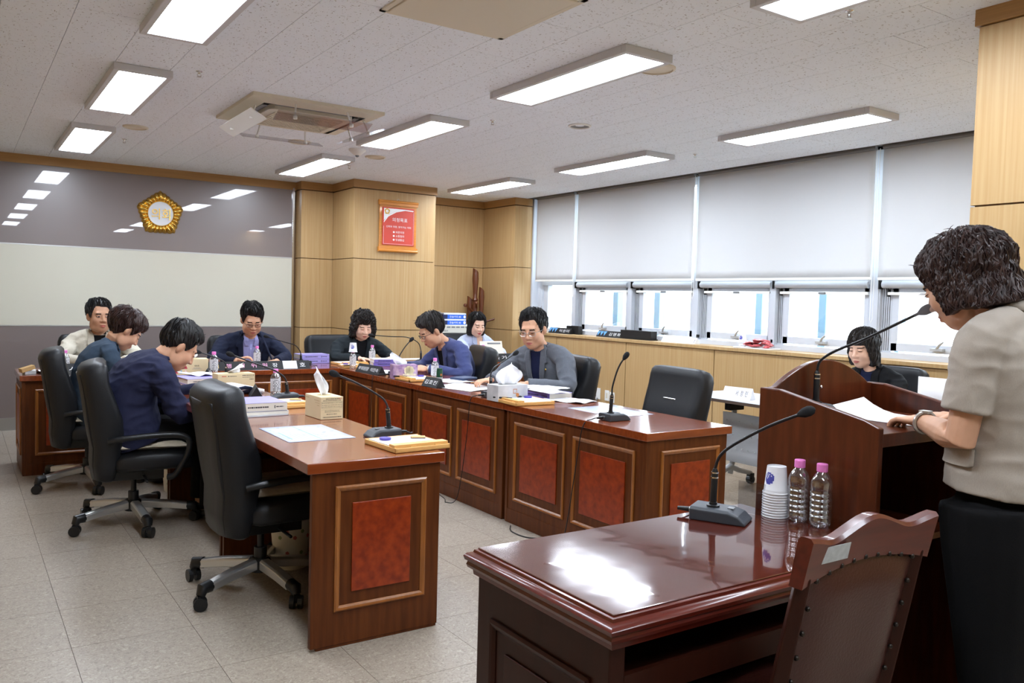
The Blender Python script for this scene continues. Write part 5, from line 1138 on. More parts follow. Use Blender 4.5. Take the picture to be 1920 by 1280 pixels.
def hand(mb, w, d, pn, thumb, curl=.5, s=1.0, spread=.09):
    """w wrist, d direction of the fingers, pn the palm normal, thumb the side the thumb leaves from"""
    w = V(w); d = V(d).normalized(); pn = V(pn); pn = (pn-d*pn.dot(d)).normalized(); t = d.cross(pn).normalized()
    if t.dot(V(thumb)) < 0: t = -t
    R = M((t, d, pn)).transposed().to_4x4(); R.translation = w+d*.048*s; mb.ball((0, 0, 0), (.038*s, .052*s, .0155*s), 14, 9, R)
    mb.tube([w-d*.03*s, w+d*.012*s, w+d*.04*s], [.024*s, .024*s, .027*s], 12, flat=.75, ref=t)
    for k, (x, L) in enumerate(((.0285, .070), (.0095, .079), (-.0095, .074), (-.0275, .058))):
        p = w+d*.088*s+t*x*s; dd = (d+t*(x/.028)*spread).normalized(); pts = [p-dd*.02*s, p]; ang = 0
        for j, f in enumerate((.45, .30, .25)):
            ang += curl*(.65, .85, .6)[j]*(1+.08*k); v = dd*math.cos(ang)+pn*math.sin(ang); p = p+v*L*f*s; pts.append(p)
        mb.tube(pts, [.0098*s, .0096*s, .0088*s, .0080*s, .0058*s], 8)
    p = w+d*.022*s+t*.024*s; v = (d*.62+t*.72+pn*.25).normalized(); q = p+v*.036*s; v2 = (d*.85+t*.35+pn*.35*(1+curl)).normalized(); mb.tube([p-v*.012*s, p, q, q+v2*.028*s, q+v2*.046*s], [.014*s, .0135*s, .011*s, .0095*s, .006*s], 8)
def bez(a, c, b, t): return a*(1-t)**2+c*(2*t*(1-t))+b*t*t
def patch(bvh, o, r, u, f, rows, off, nu=8, sub=5):
    """conforming strip: rows (v, left, right) in the chest frame o, r (right), u (up), f (forward), lying off above the cloth"""
    rr = []
    for (v0, l0, r0), (v1, l1, r1) in zip(rows[:-1], rows[1:]):
        for k in range(sub): q = k/sub; rr.append((v0+(v1-v0)*q, l0+(l1-l0)*q, r0+(r1-r0)*q))
    rr.append(rows[-1]); P = []; last = None
    for v, l, R_ in rr:
        for i in range(nu):
            x = l+(R_-l)*i/(nu-1); s = o+r*x+u*v+f*.5; h = bvh.ray_cast(s, -f, 1.2)
            p = h[0] if h[0] is not None else (last if last is not None else o+r*x+u*v)
            last = p; P.append(p+f*off)
    return P, nu, len(rr)
def add_patch(name, m, parent, data, th=.003):
    P, nu, nv = data; mb = MB(); mb.grid(P, nu, nv); o = ob(name, mb, m, parent, smooth=180); s = o.modifiers.new('s', 'SOLIDIFY'); s.thickness = th; s.offset = 0; return o

def hair_mesh(style, seed, s, fem):
    """shell over the scalp plus combed locks, in the head frame"""
    D, R = star(lambda P: head_sdf(P, fem), 72, 46); rnd = random.Random(seed); nv, nu = R.shape; P = []
    fr = style['front']; sd = style['side']; bk = style['back']; th = style['thick']; ths = style.get('side_thick', th*.45); cur = style.get('curl', 0); vol = style.get('volume', 0)
    def edge(az):
        a = abs(az); hl = style.get('fringe_dz', 0)*math.sin(az*1.5+style.get('part', 0))
        if a < .62: return fr+hl
        if a < 1.25: q = (a-.62)/.63; q = q*q*(3-2*q); return (fr+hl)*(1-q)+sd*q
        if a < 1.75: return sd+(style.get('ear', sd)-sd)*math.sin((a-1.25)/.5*PI)
        q = (a-1.75)/(PI-1.75); return sd*(1-q)+bk*q
    def rad(j, i): return R[j, i]
    def shell(d, r):
        az = math.atan2(d[0], d[1]); z = d[2]*r; e = edge(az); t = z-e; t0, t1 = style.get('top', (.02, .10))
        if t < -.012: return r-.012, 0
        top = max(0., min(1., (z-t0)/(t1-t0))); thick = ths+(th-ths)*top
        if abs(az) < .7 and z < .09: thick = max(thick, style.get('fringe', th*.7))
        if abs(az) > 2.2: thick += style.get('occ', .01)*max(0, 1-abs(z-.02)/.09)
        ramp = max(0., min(1., (t+.012)/.022)); ramp = ramp**.6
        nz = noise.noise((d[0]*5+seed, d[1]*5, d[2]*5))*.25+noise.noise((d[0]*14+seed, d[1]*14, d[2]*14))*(.18+cur*.35)
        return r+ramp*(thick*(1+nz)+vol*.2)-.002*(1-ramp), ramp
    rr = np.zeros_like(R); edgez = np.zeros_like(R); zbot = -style['curtain'][3]*-1 if style.get('curtain') else None
    for j in range(nv):
        for i in range(nu):
            d = D[j, i]; r = R[j, i]; h = 1.0
            q, k = shell(d, r)
            if style.get('curtain') and d[2] < .25:
                hx, hyf, hyb, zb = style['curtain']; az = abs(math.atan2(d[0], d[1])); w0 = max(0., min(1., (az-style.get('cut', 1.0))/.18)); w0 = w0*w0*(3-2*w0)
                hy = hyf if d[1] > 0 else hyb; fl = max(0., min(1., -d[2]*1.2)); rc = 1/math.sqrt((d[0]/(hx*(1+.06*fl)))**2+(d[1]/hy)**2+1e-6); nz = noise.noise((d[0]*9+seed, d[1]*9, d[2]*9)); rc *= 1+.05*nz+cur*.12*noise.noise((d[0]*16, d[1]*16+seed, d[2]*16))
                zb = zb-style.get('back_drop', 0)*max(0, -d[1])
                if d[2] < 0: rc = min(rc, -zb/max(.05, -d[2])*(1+.05*nz))
                mixd = max(0., min(1., (.25-d[2])/.25)); q = q+(max(q, rc)-q)*w0*mixd if w0 > 0 else q
                if w0 > .5: edgez[j, i] = 1
            rr[j, i] = q; P.append(tuple(d*q*s))
    mb = MB(); mb.grid(P, nu, nv, wrap=True)
    # locks
    def surf(d):
        ph = math.asin(max(-1, min(1, d[2]))); az = math.atan2(d[0], d[1]) % (2*PI); fj = (ph+PI/2)/PI*(nv-1); fi = az/(2*PI)*nu; j0 = int(min(nv-2, fj)); i0 = int(fi) % nu; a, b = fj-j0, fi-int(fi); i1 = (i0+1) % nu
        return (rr[j0, i0]*(1-b)+rr[j0, i1]*b)*(1-a)+(rr[j0+1, i0]*(1-b)+rr[j0+1, i1]*b)*a
    n = style.get('locks', 260); wh = V(style.get('whorl', (0, -.35, .93))).normalized()
    for k in range(n):
        a0 = rnd.uniform(0, 2*PI); base = M.Rotation(a0, 3, wh); x = wh.orthogonal().normalized(); start = rnd.uniform(.12, 1.25) if not style.get('curtain') else rnd.uniform(.12, 2.0)
        pts = []; rads = []; N = style.get('segs', 9); span = rnd.uniform(.5, .9); amp = cur*rnd.uniform(.5, 1.2); ph0 = rnd.uniform(0, 6); lift = rnd.uniform(-.001, .0045)+cur*.006*rnd.random(); ok = 0
        for q in range(N):
            u = q/(N-1); ang = start+span*u; side = amp*.16*math.sin(u*(7+5*cur)+ph0)+rnd.uniform(-.02, .02)+.1*math.sin(u*2+ph0)
            d = (wh*math.cos(ang)+(base @ x)*math.sin(ang)); tn = wh.cross(base @ x); d = (d+tn*side).normalized(); r = surf(d); e = edge(math.atan2(d.x, d.y))
            cut_ = style.get('cut', 1.0); lim = (zbot+.006-style.get('back_drop', 0)*max(0, -d.y) if zbot is not None and abs(math.atan2(d.x, d.y)) > cut_+.12 else e-.012)-.012*cur
            if d.z*r < lim: break
            pts.append(d*((r+lift+amp*.012*math.sin(u*(8+4*cur)+ph0*2))*s)); rads.append((.0052 if not cur else .0068)*style.get('lockr', 1.)*s*(1-.75*u**2)*rnd.uniform(.8, 1.2))
        if len(pts) > 3: rads[-1] *= .35; mb.tube(pts, rads, 5, flat=.5)
    for k in range(style.get('wisps', 30)):
        a = rnd.uniform(0, 2*PI); e_ = rnd.uniform(.5, 1.3); d = V((math.cos(a)*math.cos(e_), math.sin(a)*math.cos(e_), math.sin(e_))); r = surf(d); t = V((rnd.uniform(-1, 1), rnd.uniform(-1, 1), rnd.uniform(-.3, .6))); p = d*r*s
        mb.tube([p-d*.004, p+d*.006*s+t*.006, p+d*.008*s+t*.016, p+d*.006*s+t*.026], [.0022, .0018, .0013, .0005], 4)
    return mb

def person(label, loc, rz, sp):
    """sp gives world positions of the joints; the figure faces local +y"""
    t = thing('person', label, 'person', loc, rz); inv = (M.Translation(V(loc)) @ M.Rotation(rz, 4, 'Z')).inverted(); L = lambda p: inv @ V(p)
    hs = sp.get('head_scale', 1.0); fem = sp.get('fem', 0); seed = sp.get('seed', 1); vox = sp.get('vox', .0045)
    hip = L(sp['hip']); nk = L(sp['neck']); hd = L(sp['head']); sw = sp.get('sw', .185)
    yaw, pitch, roll = sp.get('gaze', (0, 0, 0))
    HR = M.Rotation(-yaw, 4, 'Z') @ M.Rotation(-pitch, 4, 'X') @ M.Rotation(roll, 4, 'Y'); HM = M.Translation(hd) @ HR
    back = sp.get('slouch', .03); up0 = (nk-hip).normalized(); right = V((1, 0, 0)); ty = sp.get('torso_yaw', 0.); right = (M.Rotation(-ty, 3, 'Z') @ right)
    fwd0 = up0.cross(right).normalized(); mid = hip.lerp(nk, .55)-fwd0*back*2
    def spine(q):
        c = bez(hip, mid, nk, q); tn = (bez(hip, mid, nk, min(1, q+.02))-bez(hip, mid, nk, max(0, q-.02))).normalized(); f = tn.cross(right).normalized(); return c, tn, f if f.y > -.5 else -f
    # ---- body, one surface
    b = MB(); rings = []
    for q, w, d in ((.0, .14, .09), (.3, .12, .085), (.6, .14, .085), (.85, .12, .06), (1.0, .06, .05)):
        c, tn, f = spine(q); rings.append((c, right, f, w*sw/.185, d))
    loft(b, rings, 20)
    nb = HM @ V((0, -.028*hs, -.075*hs)); nd = sp.get('neck_r', .054)*(.93 if fem else 1); b.tube([nk-up0*.05, nk+up0*.015, nk.lerp(nb, .55), nb, HM @ V((0, -.02*hs, -.02*hs))], [nd*1.25, nd*1.05, nd*.98, nd*.98, nd*.9], 18)
    D, R = star(lambda P: head_sdf(P, fem), 96, 72); b.grid([HM @ V(tuple(D[j, i]*R[j, i]*hs)) for j in range(72) for i in range(96)], 96, 72, wrap=True)
    for s in (-1, 1):
        E = HM @ M.Translation((s*.0735*hs, -.006*hs, -.004*hs)) @ M.Rotation(s*.38, 4, 'Z') @ M.Rotation(-.18, 4, 'X'); b.ball((0, 0, 0), (.0085*hs, .019*hs, .032*hs), 12, 9, E); b.ball((s*.006*hs, -.004*hs, .004*hs), (.007*hs, .017*hs, .027*hs), 12, 8, E)
    arms = {}
    cN, tN, fN = spine(.93)
    for sd, s in (('R', 1), ('L', -1)):
        sh = L(sp['sh'+sd]) if 'sh'+sd in sp else cN+right*s*sw*.97-tN*.072; el = L(sp['el'+sd]); wr = L(sp['wr'+sd]); arms[sd] = (sh, el, wr)
        b.tube([cN+right*s*.06, sh, sh.lerp(el, .5), el, el.lerp(wr, .3), wr], [.04, .042, .039, .034, .036, .024] if not sp.get('bare') else [.04, .044, .043, .041, .040, .025], 14)
        hdir = L(V(sp['wr'+sd])+V(sp['hd'+sd]))-wr; hand(b, wr, hdir, (inv.to_3x3() @ V(sp.get('pn'+sd, (0, 0, -1)))), (inv.to_3x3() @ V(sp['th'+sd])), sp.get('curl'+sd, .5), sp.get('hand_s', 1.0)*(.92 if fem else 1.0), sp.get('spread', .10))
    legs = []
    for sd, s in (('R', 1), ('L', -1)):
        h = hip+right*s*.085-V((0, 0, .02)); kn = L(sp['kn'+sd]) if 'kn'+sd in sp else hip+V((s*.10, .40, -.05)); an = L(sp['an'+sd]) if 'an'+sd in sp else V((kn.x, kn.y-.02, .09)); legs.append((h, kn, an, s))
        b.tube([h, kn, an, V((an.x, an.y, .05))], [.06, .045, .032, .03], 12); b.ball((an.x, an.y+.07, .04), (.035, .10, .03), 12, 8)
    body = ob('body', remesh(b, vox, 1), sp.get('skin', 'skin'), t)
    # ---- face details
    F = lambda x, z, off=.0: None
    hv = BVHTree.FromPolygons([tuple(D[j, i]*R[j, i]) for j in range(72) for i in range(96)], [(j*96+i, j*96+(i+1) % 96, (j+1)*96+(i+1) % 96, (j+1)*96+i) for j in range(71) for i in range(96)])
    def face_patch(name, m, rows, off, nu=7):
        P = []
        for v, l, r_ in rows:
            for i in range(nu):
                x = l+(r_-l)*i/(nu-1); h = hv.ray_cast(V((x, .3, v)), V((0, -1, 0)), .4); p = h[0] if h[0] is not None else V((x, .07, v)); P.append(HM @ ((p+V((0, off, 0)))*hs))
        mb = MB(); mb.grid(P, nu, len(rows)); return ob(name, mb, m, t, smooth=180)
    op = sp.get('eyes', .3)
    for s in (-1, 1):
        c = s*.031; w = .0145; arch = lambda x: .0035*(1-(x/w)**2)
        P = []; N = 9
        for k in range(N):
            x = -w+2*w*k/(N-1); e = (1-(x/w)**2)**.7
            for q in (0, 1):
                z = .0045+(-.0022*e-.0046*e*op if q == 0 else .0012+.0052*e*op-.0012*e*(1-op)); h = hv.ray_cast(V((c+x, .3, z)), V((0, -1, 0)), .4); p = h[0]; P.append(HM @ ((p+V((0, .0028, 0)))*hs))
        mb = MB(); mb.grid(P, 2, N); ob('eye', mb, 'eye dark', t, smooth=180)
        if op > .6:
            mb = MB()
            for q in (-1, 1):
                P = []
                for k in range(4):
                    x = q*(.0045+.0075*k/3); e = (1-(x/w)**2)**.7
                    for zz in (.0045-.004*e*op, .0045+.0035*e*op): h = hv.ray_cast(V((c+x, .3, zz)), V((0, -1, 0)), .4); P.append(HM @ ((h[0]+V((0, .0034, 0)))*hs))
                mb.grid(P, 2, 4)
            ob('eye_white', mb, 'eye white', t)
        bt = .0042 if not fem else .003
        face_patch('eyebrow', 'brow dark', [(.0245+(.0 if k in (0, 2) else .0)+bt*(k-1), c-s*.016, c+s*.019) for k in range(3)], .0025, 8)
    lm = sp.get('lip', 'lip'); P = []; N = 9
    for k in range(N):
        x = -.0215+.043*k/(N-1); e = (1-(x/.0216)**2)**.6
        for q in range(5): z = -.0655+(-.0085+.0042*q)*e; h = hv.ray_cast(V((x, .3, z)), V((0, -1, 0)), .4); P.append(HM @ ((h[0]+V((0, .0018+(-.0012 if q == 2 else 0), 0)))*hs))
    mb = MB(); mb.grid(P, 5, N); ob('lips', mb, lm, t, smooth=180)
    # ---- hair
    hm = hair_mesh(sp['hair'], seed, hs, fem); hm.v = [tuple(HM @ V(p)) for p in hm.v]; ob('hair', hm, sp.get('hair_m', 'hair black'), t, smooth=60)
    # ---- glasses
    if 'glasses' in sp:
        gm, rw, rh = sp['glasses']; g = MB(); 
        for s in (-1, 1):
            pts = [HM @ V(((s*.033+rw*math.copysign(abs(math.cos(a))**.7, math.cos(a)))*hs, (.103-.25*abs(abs(s*.033+rw*math.cos(a))-.02))*hs, (.001+rh*math.copysign(abs(math.sin(a))**.7, math.sin(a)))*hs)) for a in [2*PI*k/20 for k in range(21)]]
            g.tube(pts, .0016*hs, 5, cap=False); lens = MB(); lens.add(pts[:20], [tuple(range(20))]); ob('lens', lens, 'spectacle lens', t)
            g.tube([HM @ V((s*(.033+rw)*hs, .088*hs, .006*hs)), HM @ V((s*.076*hs, .06*hs, .008*hs)), HM @ V((s*.079*hs, .0, .006*hs))], .0016*hs, 5)
        g.tube([HM @ V((-.014*hs, .103*hs, .004*hs)), HM @ V((0, .107*hs, .007*hs)), HM @ V((.014*hs, .103*hs, .004*hs))], .0016*hs, 5); ob('glasses', g, gm, t, smooth=60)
    # ---- jacket or shirt
    j = MB(); bw = sp.get('bulk', 1.0); belly = sp.get('belly', 0.); rings = []; hem = sp.get('hem', -.06)
    q0 = hem
    for q, w, d in ((q0, .178, .125+belly), (.12, .174, .125+belly), (.3, .166, .122+belly*.8), (.5, .176, .122+belly*.3), (.68, .188, .118), (.82, .186, .10), (.90, .165, .084), (.96, .115, .070), (1.01, .072, .062)):
        if q < 0: c, tn, f = spine(0); c = c+tn*(q*(nk-hip).length)
        else: c, tn, f = spine(q)
        rings.append((c, right, f, w*bw*sw/.185, d*bw))
    loft(j, rings, 28)
    sl = sp.get('sleeve', 1.0)
    for sd, s in (('R', 1), ('L', -1)):
        sh, el, wr = arms[sd]; k = bw*(.9 if fem else 1)
        a0 = cN+right*s*.07-tN*.0; out = right*s
        if sl >= 1:
            cuff = wr-(wr-el).normalized()*.015
            j.tube(smooth_path([a0, sh, sh.lerp(el, .5)+out*.006, el, el.lerp(wr, .5), cuff], 3), [x*k for x in [.058, .062, .066, .068, .067, .065, .063, .061, .059, .057, .054, .051, .049, .047, .044, .042]], 16)
        else:
            e2 = sh.lerp(el, sl); j.tube(smooth_path([a0, sh, sh.lerp(e2, .5), e2], 3), [x*k for x in (.066, .069, .070, .070, .069, .068, .067, .067, .067, .067)], 18)
    jm = remesh(j, sp.get('cvox', .0075), 3, 'jacket')
    # soft folds, gathered near the elbows, the armpits and the waist
    nrm = [v.normal.copy() for v in jm.vertices]; fz = sp.get('folds', 1.0)
    cen = [arms['R'][1], arms['L'][1], arms['R'][0], arms['L'][0], hip.lerp(nk, .3)]
    for v, n_ in zip(jm.vertices, nrm):
        p = v.co; wgt = .35+sum(math.exp(-((p-c).length/.13)**2) for c in cen)
        v.co = p+n_*(fz*.0065*wgt*(1-abs(noise.noise((p.x*11+seed, p.y*11, p.z*20))*2.2))*.9-fz*.002+.004*noise.noise((p.x*6, p.y*6+seed, p.z*6)))
    jk = ob(sp.get('top_name', 'jacket'), jm, sp['top'], t)
    bv = BVHTree.FromPolygons([v.co[:] for v in jm.vertices], [p.vertices[:] for p in jm.polygons])
    cc, tt, ff = spine(sp.get('chest_q', .80)); o = nk; ff = (ff-right*ff.dot(right)).normalized(); uu = right.cross(ff).normalized()
    inner = sp.get('inner')
    if inner:
        im, wv, dv = inner        # material, half width at neck, depth
        add_patch('shirt', im, jk, patch(bv, o, right, uu, ff, [(.02, -.058, .058), (-.03, -wv, wv), (-dv*.6, -wv*.72, wv*.72), (-dv, -wv*.30 if not sp.get('open') else -wv*.8, wv*.30 if not sp.get('open') else wv*.8)], .004, 11))
        if sp.get('placket'):
            add_patch('placket', im, jk, patch(bv, o, right, uu, ff, [(-.05, -.013, .013), (-dv*.95, -.013, .013)], .0065, 4))
            for s in (-1, 1): add_patch('collar', im, jk, patch(bv, o, right, uu, ff, [(.022, s*.030, s*.074), (-.02, s*.026, s*.078), (-.065, s*.022, s*.052)], .012, 5))
            for k in range(4):
                h = bv.ray_cast(o+uu*(-.09-.075*k)+ff*.5, -ff, 1.2)
                if h[0] is not None: mb = MB(); mb.ball(h[0]+ff*.009, .0045, 8, 5); ob('button', mb, 'white print', jk)
    if sp.get('lapel'):
        lw, dl = sp['lapel']
        for s in (-1, 1):
            wv = inner[1] if inner else .05; x1 = (wv*.30 if not sp.get('open') else wv*.8)
            add_patch('lapel', sp['top'], jk, patch(bv, o, right, uu, ff, [(.03, s*.052, s*.085), (-.03, s*(wv-.008), s*(wv+lw*.8)), (-.075, s*(wv*.92-.006), s*(wv*.92+lw*1.0)), (-.082, s*(wv*.91-.006), s*(wv*.9+lw*.72)), (-dl*.6, s*(wv*.74-.006), s*(wv*.74+lw*.62)), (-dl, s*(x1-.006), s*(x1+.012))], .013, 6), .007)
    if sp.get('collar_ring', True):
        mb = MB(); P = []; N = 22; ra = nd*1.22+.008
        cdir = (nb-nk).normalized()
        for k in range(N):
            gp = .40 if sp.get('lapel') else .05; a = PI*gp+PI*(2-2*gp)*k/(N-1)+PI/2; x, y = math.cos(a), math.sin(a)
            for q in range(4): hgt = (.0, .022, .026, .012)[q]*sp.get('collar_h', 1.0); rad_ = ra+(.004, .0, .005, .016)[q]; P.append(nk+up0*(hgt-.004)+right*x*rad_+fwd0*(y*rad_*.95))
        mb.grid(P, 4, N); co = ob('jacket_collar', mb, sp.get('collar_m', sp['top']), jk, smooth=180); s_ = co.modifiers.new('s', 'SOLIDIFY'); s_.thickness = .004
    if sp.get('pin'):
        h = bv.ray_cast(o+right*sp['pin']*.085-uu*.125+ff*.5, -ff, 1.2)
        if h[0] is not None: mb = MB(); mb.ball(h[0]+ff*.012, (.009, .004, .009), 10, 6); ob('lapel_pin', mb, 'gold', jk)
    if sp.get('pocket'):
        pc, pf = sp['pocket']; f_ = V(pf).normalized(); add_patch('pocket_flap', sp['top'], jk, patch(bv, L(pc), V((0, 1, 0)), V((0, 0, 1)), f_, [(.020, -.065, .065), (-.026, -.066, .060), (-.032, -.05, .05)], .011, 9), .004)
    if sp.get('cuffs'):
        for sd in ('R', 'L'):
            sh, el, wr = arms[sd]; dr = (wr-el).normalized(); mb = MB(); mb.tube([wr-dr*.03, wr+dr*.006], [.036, .033], 16); ob('shirt_cuff', mb, sp['cuffs'], jk, smooth=60)
    if sp.get('watch'):
        sh, el, wr = arms[sp['watch']]; dr = (wr-el).normalized(); mb = MB(); x = dr.orthogonal().normalized(); y = dr.cross(x); pts = [wr-dr*.012+(x*math.cos(a)+y*math.sin(a))*.0315 for a in [2*PI*k/24 for k in range(25)]]; mb.tube(pts, .0058, 6, cap=False)
        mb.box((-.014, -.014, .028), (.014, .014, .036), M.Translation(wr-dr*.012) @ V((0, 0, 1)).rotation_difference(V(sp.get('watch_up', (0, 0, 1)))).to_matrix().to_4x4()); ob('wristwatch', mb, 'watch steel', t, smooth=50)
    # ---- trousers and shoes
    tr = MB(); rings = []
    for h, kn, an, s in legs:
        lw_ = sp.get('leg_w', 1.0); tr.tube([h-V((0, .05, 0)) if not sp.get('standing') else h, h.lerp(kn, .3), kn, kn.lerp(an, .4), an+V((0, 0, .0))], [.10*lw_, .095*lw_, .072*lw_, .066*lw_, .062*lw_ if not sp.get('wide') else .09], 14)
    tr.ball(hip, (.165*sw/.185, .13, .10), 16, 10); tm_ = remesh(tr, .011, 3, 'trousers'); ob('trousers', tm_, sp.get('legs', 'trouser black'), t)
    for h, kn, an, s in legs:
        mb = MB(); mb.ball((an.x, an.y+.07, .045), (.043, .125, .04), 14, 9); ob('shoe', mb, 'black leather', t, smooth=180)
    return t

MALE = dict(front=.078, side=.0, back=-.060, thick=.027, side_thick=.008, fringe=.02, ear=.030, locks=330, top=(.03, .10))
FADE = dict(front=.072, side=.005, back=-.055, thick=.030, side_thick=.0065, fringe=.030, ear=.030, locks=300, whorl=(0, -.5, .86), occ=.0, top=(.050, .092), wisps=40)
BOB = dict(front=.055, side=-.02, back=-.08, thick=.022, side_thick=.016, fringe=.014, locks=460, curtain=(.090, .050, .112, -.112), cut=1.02, occ=.008, wisps=6)
PERM = dict(front=.040, side=-.03, back=-.085, thick=.032, side_thick=.026, fringe=.022, locks=900, curl=.75, curtain=(.110, .055, .124, -.100), cut=1.12, occ=.012, wisps=26)
SHORTF = dict(front=.058, side=-.006, back=-.092, thick=.032, side_thick=.016, fringe=.032, locks=460, occ=.022, ear=.034, top=(.01, .08))
B1 = .54
# man in beige, far left, faces the viewer
person('man in a beige blazer over a dark shirt, sitting at the far left', (1.04, 8.25, 0), PI+.0, dict(seed=3, hip=(1.05, 8.28, B1), neck=(1.055, 8.16, 1.03), head=(1.052, 8.08, 1.165), head_scale=1.16, gaze=(-.15, .02, 0), sw=.205, elR=(.76, 8.05, .80), wrR=(.90, 7.80, .79), hdR=(.5, -.8, 0), thR=(1, 0, 0), elL=(1.36, 8.05, .80), wrL=(1.20, 7.80, .79), hdL=(-.5, -.8, 0), thL=(-1, 0, 0),
    top='cloth beige', inner=('cloth black', .05, .26), lapel=(.055, .27), hair=dict(MALE, front=.088, fringe_dz=.006), skin='skin tan', eyes=.8, bulk=1.05))
# woman in teal, faces +x
person('woman in a teal suit with short brown hair, bent over the farthest left desk', (.80, 6.55, 0), -PIH, dict(seed=8, hip=(.80, 6.50, B1+.01), neck=(.92, 6.46, 1.02), head=(1.005, 6.44, 1.115), head_scale=1.10, gaze=(-.12, .70, 0), sw=.185, slouch=.07, shR=(.88, 6.28, .955), elR=(.96, 6.25, .72), wrR=(1.25, 6.30, .785), hdR=(1, .2, 0), thR=(0, 1, 0), elL=(.98, 6.72, .74), wrL=(1.25, 6.60, .785), hdL=(1, -.2, 0), thL=(0, -1, 0), knR=(1.22, 6.40, .55), knL=(1.22, 6.60, .55),
    top='cloth teal', inner=('cloth black', .045, .2), lapel=(.05, .26), hair=SHORTF, hair_m='hair brown', fem=1, lip='lip red', legs='cloth teal', hem=-.16, eyes=.15))
# man in navy shirt jacket, faces +x
person('man in a navy shirt jacket with cropped sides, bent low over the middle left desk', (.90, 5.36, 0), -PIH, dict(seed=5, hip=(.88, 5.36, B1+.02), neck=(1.025, 5.34, .995), head=(1.125, 5.33, 1.065), head_scale=1.16, gaze=(-.05, .66, 0), sw=.215, slouch=.10, neck_r=.062, shR=(.985, 5.135, .925), elR=(1.10, 5.12, .685), wrR=(1.33, 5.19, .79), hdR=(1, .25, -.05), thR=(0, 1, 0), elL=(1.10, 5.62, .72), wrL=(1.34, 5.47, .79), hdL=(1, -.25, -.05), thL=(0, -1, 0), knR=(1.32, 5.24, .56), knL=(1.32, 5.48, .56),
    top='cloth navy shell', top_name='shirt_jacket', hair=FADE, bulk=1.12, belly=.02, folds=1.8, hem=-.14, eyes=.15, collar_h=1.2))
# chairman
person('chairman in a navy blazer and light blue checked shirt with glasses, at the head table', (2.30, 8.02, 0), PI, dict(seed=11, hip=(2.30, 8.04, B1), neck=(2.305, 7.87, 1.02), head=(2.290, 7.755, 1.155), head_scale=1.15, gaze=(.12, .42, 0), sw=.215, slouch=.05, elR=(1.965, 7.80, .80), wrR=(2.10, 7.54, .80), hdR=(.55, -.3, .25), thR=(.3, -.3, 1), pnR=(.6, -.3, -.6), curlR=.75, elL=(2.62, 7.78, .80), wrL=(2.46, 7.56, .785), hdL=(-.75, -.5, 0), thL=(-.5, -1, 0), curlL=.35,
    top='cloth navy suit', inner=('shirt check', .085, .42), open=1, placket=1, lapel=(.06, .40), pin=-1.25, hair=dict(MALE, front=.068, fringe_dz=.014, part=.8, thick=.034), glasses=('black plastic', .021, .0125), skin='skin', bulk=1.08, belly=.015, eyes=.2))
# curly haired woman
person('woman with curly dark hair in a charcoal jacket, before the oak pillar', (3.42, 8.10, 0), PI, dict(seed=14, hip=(3.42, 8.10, B1), neck=(3.43, 7.90, .985), head=(3.425, 7.80, 1.105), head_scale=1.08, gaze=(.18, .36, 0), sw=.20, elR=(3.14, 7.80, .79), wrR=(3.30, 7.57, .795), hdR=(.7, -.5, -.05), thR=(.5, -1, .2), elL=(3.70, 7.74, .79), wrL=(3.60, 7.50, .80), hdL=(-.7, -.3, -.05), thL=(-.5, -1, .3), curlR=.6, curlL=.8,
    top='cloth charcoal green', inner=('cloth black', .062, .30), lapel=(.06, .30), hair=dict(PERM, front=.058, fringe=.016), hair_m='hair soft black', fem=1, skin='skin light', bulk=1.1, eyes=.1))
# man in blue jacket, faces -x
person('man in a blue jacket and dark rimmed glasses reading at the window-side row', (3.74, 6.42, 0), PIH, dict(seed=17, hip=(3.74, 6.42, B1+.01), neck=(3.60, 6.44, 1.01), head=(3.475, 6.44, 1.115), head_scale=1.13, gaze=(.06, .50, 0), sw=.20, slouch=.07, shL=(3.66, 6.245, .955), elL=(3.62, 6.10, .755), wrL=(3.36, 6.30, .80), hdL=(-1, .1, .05), thL=(0, .4, 1), elR=(3.55, 6.74, .78), wrR=(3.31, 6.58, .80), hdR=(-1, -.1, .05), thR=(0, -.4, 1), pnL=(0, .5, -.8), pnR=(0, -.5, -.8),
    top='cloth blue', inner=('cloth black', .055, .30), lapel=(.055, .30), hair=dict(MALE, front=.072, thick=.034, fringe=.036, occ=.012, wisps=60), hair_m='hair soft black', glasses=('black plastic', .021, .0115), watch='L', bulk=1.06, eyes=.2))
# stenographer
person('young woman with a black bob in a pale blue jacket at the stenographer desk', (5.03, 8.28, 0), PI, dict(seed=20, hip=(5.03, 8.30, B1), neck=(5.01, 8.19, 1.00), head=(4.965, 8.12, 1.115), head_scale=1.08, gaze=(.12, .28, 0), sw=.18, elR=(4.80, 8.06, .80), wrR=(4.90, 7.84, .79), hdR=(.3, -1, 0), thR=(1, 0, 0), elL=(5.27, 8.06, .80), wrL=(5.15, 7.84, .79), hdL=(-.3, -1, 0), thL=(-1, 0, 0),
    top='cloth pale blue', inner=('skin light', .045, .17), lapel=(.05, .28), hair=dict(BOB, front=.078), fem=1, skin='skin light', lip='lip red', eyes=.3))
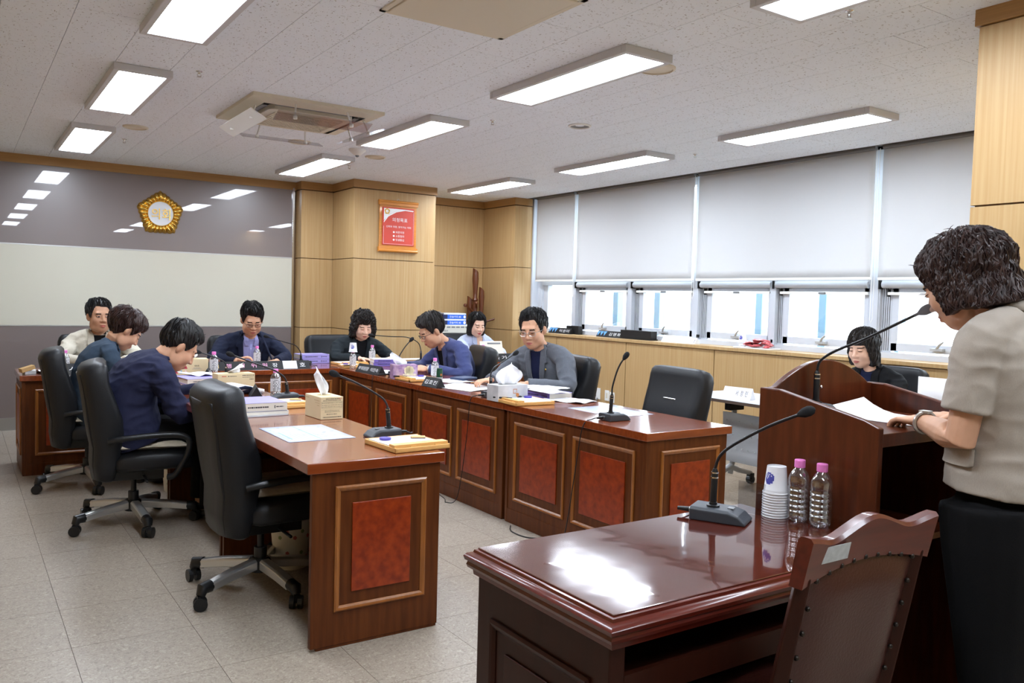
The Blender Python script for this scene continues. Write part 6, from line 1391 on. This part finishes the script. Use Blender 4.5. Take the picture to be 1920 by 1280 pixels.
# man in grey blazer, faces -x, head turned to the viewer's left and down
person('man in a grey blazer and thin silver glasses looking down beside the empty chair', (3.86, 5.15, 0), PIH, dict(seed=23, hip=(3.86, 5.14, B1+.01), neck=(3.735, 5.17, 1.055), head=(3.655, 5.155, 1.185), head_scale=1.16, gaze=(-.55, .26, .05), sw=.215, torso_yaw=-.35, slouch=.05, shL=(3.80, 4.955, .975), elL=(3.72, 4.80, .775), wrL=(3.44, 4.93, .80), hdL=(-1, .1, .0), thL=(0, 1, .3), elR=(3.56, 5.48, .79), wrR=(3.34, 5.26, .80), hdR=(-1, -.2, 0), thR=(0, -1, .3),
    top='cloth grey', inner=('cloth dark navy', .055, .34), placket=0, lapel=(.055, .34), pin=-1.1, hair=dict(MALE, front=.084, part=2.4, fringe_dz=.008, side=-.01), glasses=('watch steel', .023, .0165), bulk=1.1, eyes=.25))
# woman at the folding table, faces -x
person('young woman with short black hair in a dark suit beyond the lectern', (5.60, 3.52, 0), PIH, dict(seed=26, hip=(5.60, 3.52, B1), neck=(5.50, 3.52, .985), head=(5.44, 3.555, 1.125), head_scale=1.10, gaze=(-.05, .22, 0), sw=.185, elL=(5.40, 3.28, .78), wrL=(5.14, 3.40, .76), hdL=(-1, .1, 0), thL=(0, 1, 0), elR=(5.40, 3.78, .78), wrR=(5.14, 3.66, .76), hdR=(-1, -.1, 0), thR=(0, -1, 0),
    top='cloth black', inner=('cloth dark navy', .05, .22), lapel=(.05, .26), hair=dict(BOB, front=.050, side=-.09, back=-.095, fringe=.02), hair_m='hair soft black', fem=1, skin='skin light', eyes=.3))
# the speaker, standing, faces +y
person('woman with permed dark hair in a greige short-sleeved jacket, standing at the lectern', (2.50, 1.12, 0), 0, dict(seed=29, vox=.0036, hip=(2.53, 1.165, .88), neck=(2.505, 1.14, 1.395), head=(2.455, 1.295, 1.487), head_scale=1.05, gaze=(-.05, .50, 0), sw=.19, slouch=.0, shL=(2.325, 1.165, 1.318), elL=(2.30, 1.195, 1.05), wrL=(2.41, 1.365, 1.072), hdL=(.35, .9, -.05), thL=(1, .3, .2), curlL=.42, shR=(2.69, 1.165, 1.318), elR=(2.77, 1.19, 1.05), wrR=(2.60, 1.37, 1.072), hdR=(-.45, .85, 0), thR=(-1, .3, .3), curlR=.45,
    knR=(2.62, 1.14, .48), knL=(2.43, 1.14, .48), anR=(2.62, 1.10, .10), anL=(2.43, 1.10, .10), standing=1, wide=1, leg_w=1.45, bare=1, sleeve=.70, top='cloth greige', hem=.03, belly=.02, lapel=(.05, .25), inner=('cloth black', .04, .2), hair=dict(PERM, front=.060, locks=3200, curl=.34, thick=.024, side_thick=.024, fringe=.026, occ=.026, curtain=(.096, .075, .138, -.082), cut=.95, back_drop=.055, lockr=.5, segs=14), hair_m='hair brown', fem=1, watch='L', folds=.8, bulk=1.06, cvox=.006, eyes=.1, collar_h=1.9, pocket=((2.45, 1.235, 1.005), (-1, 0, 0))))
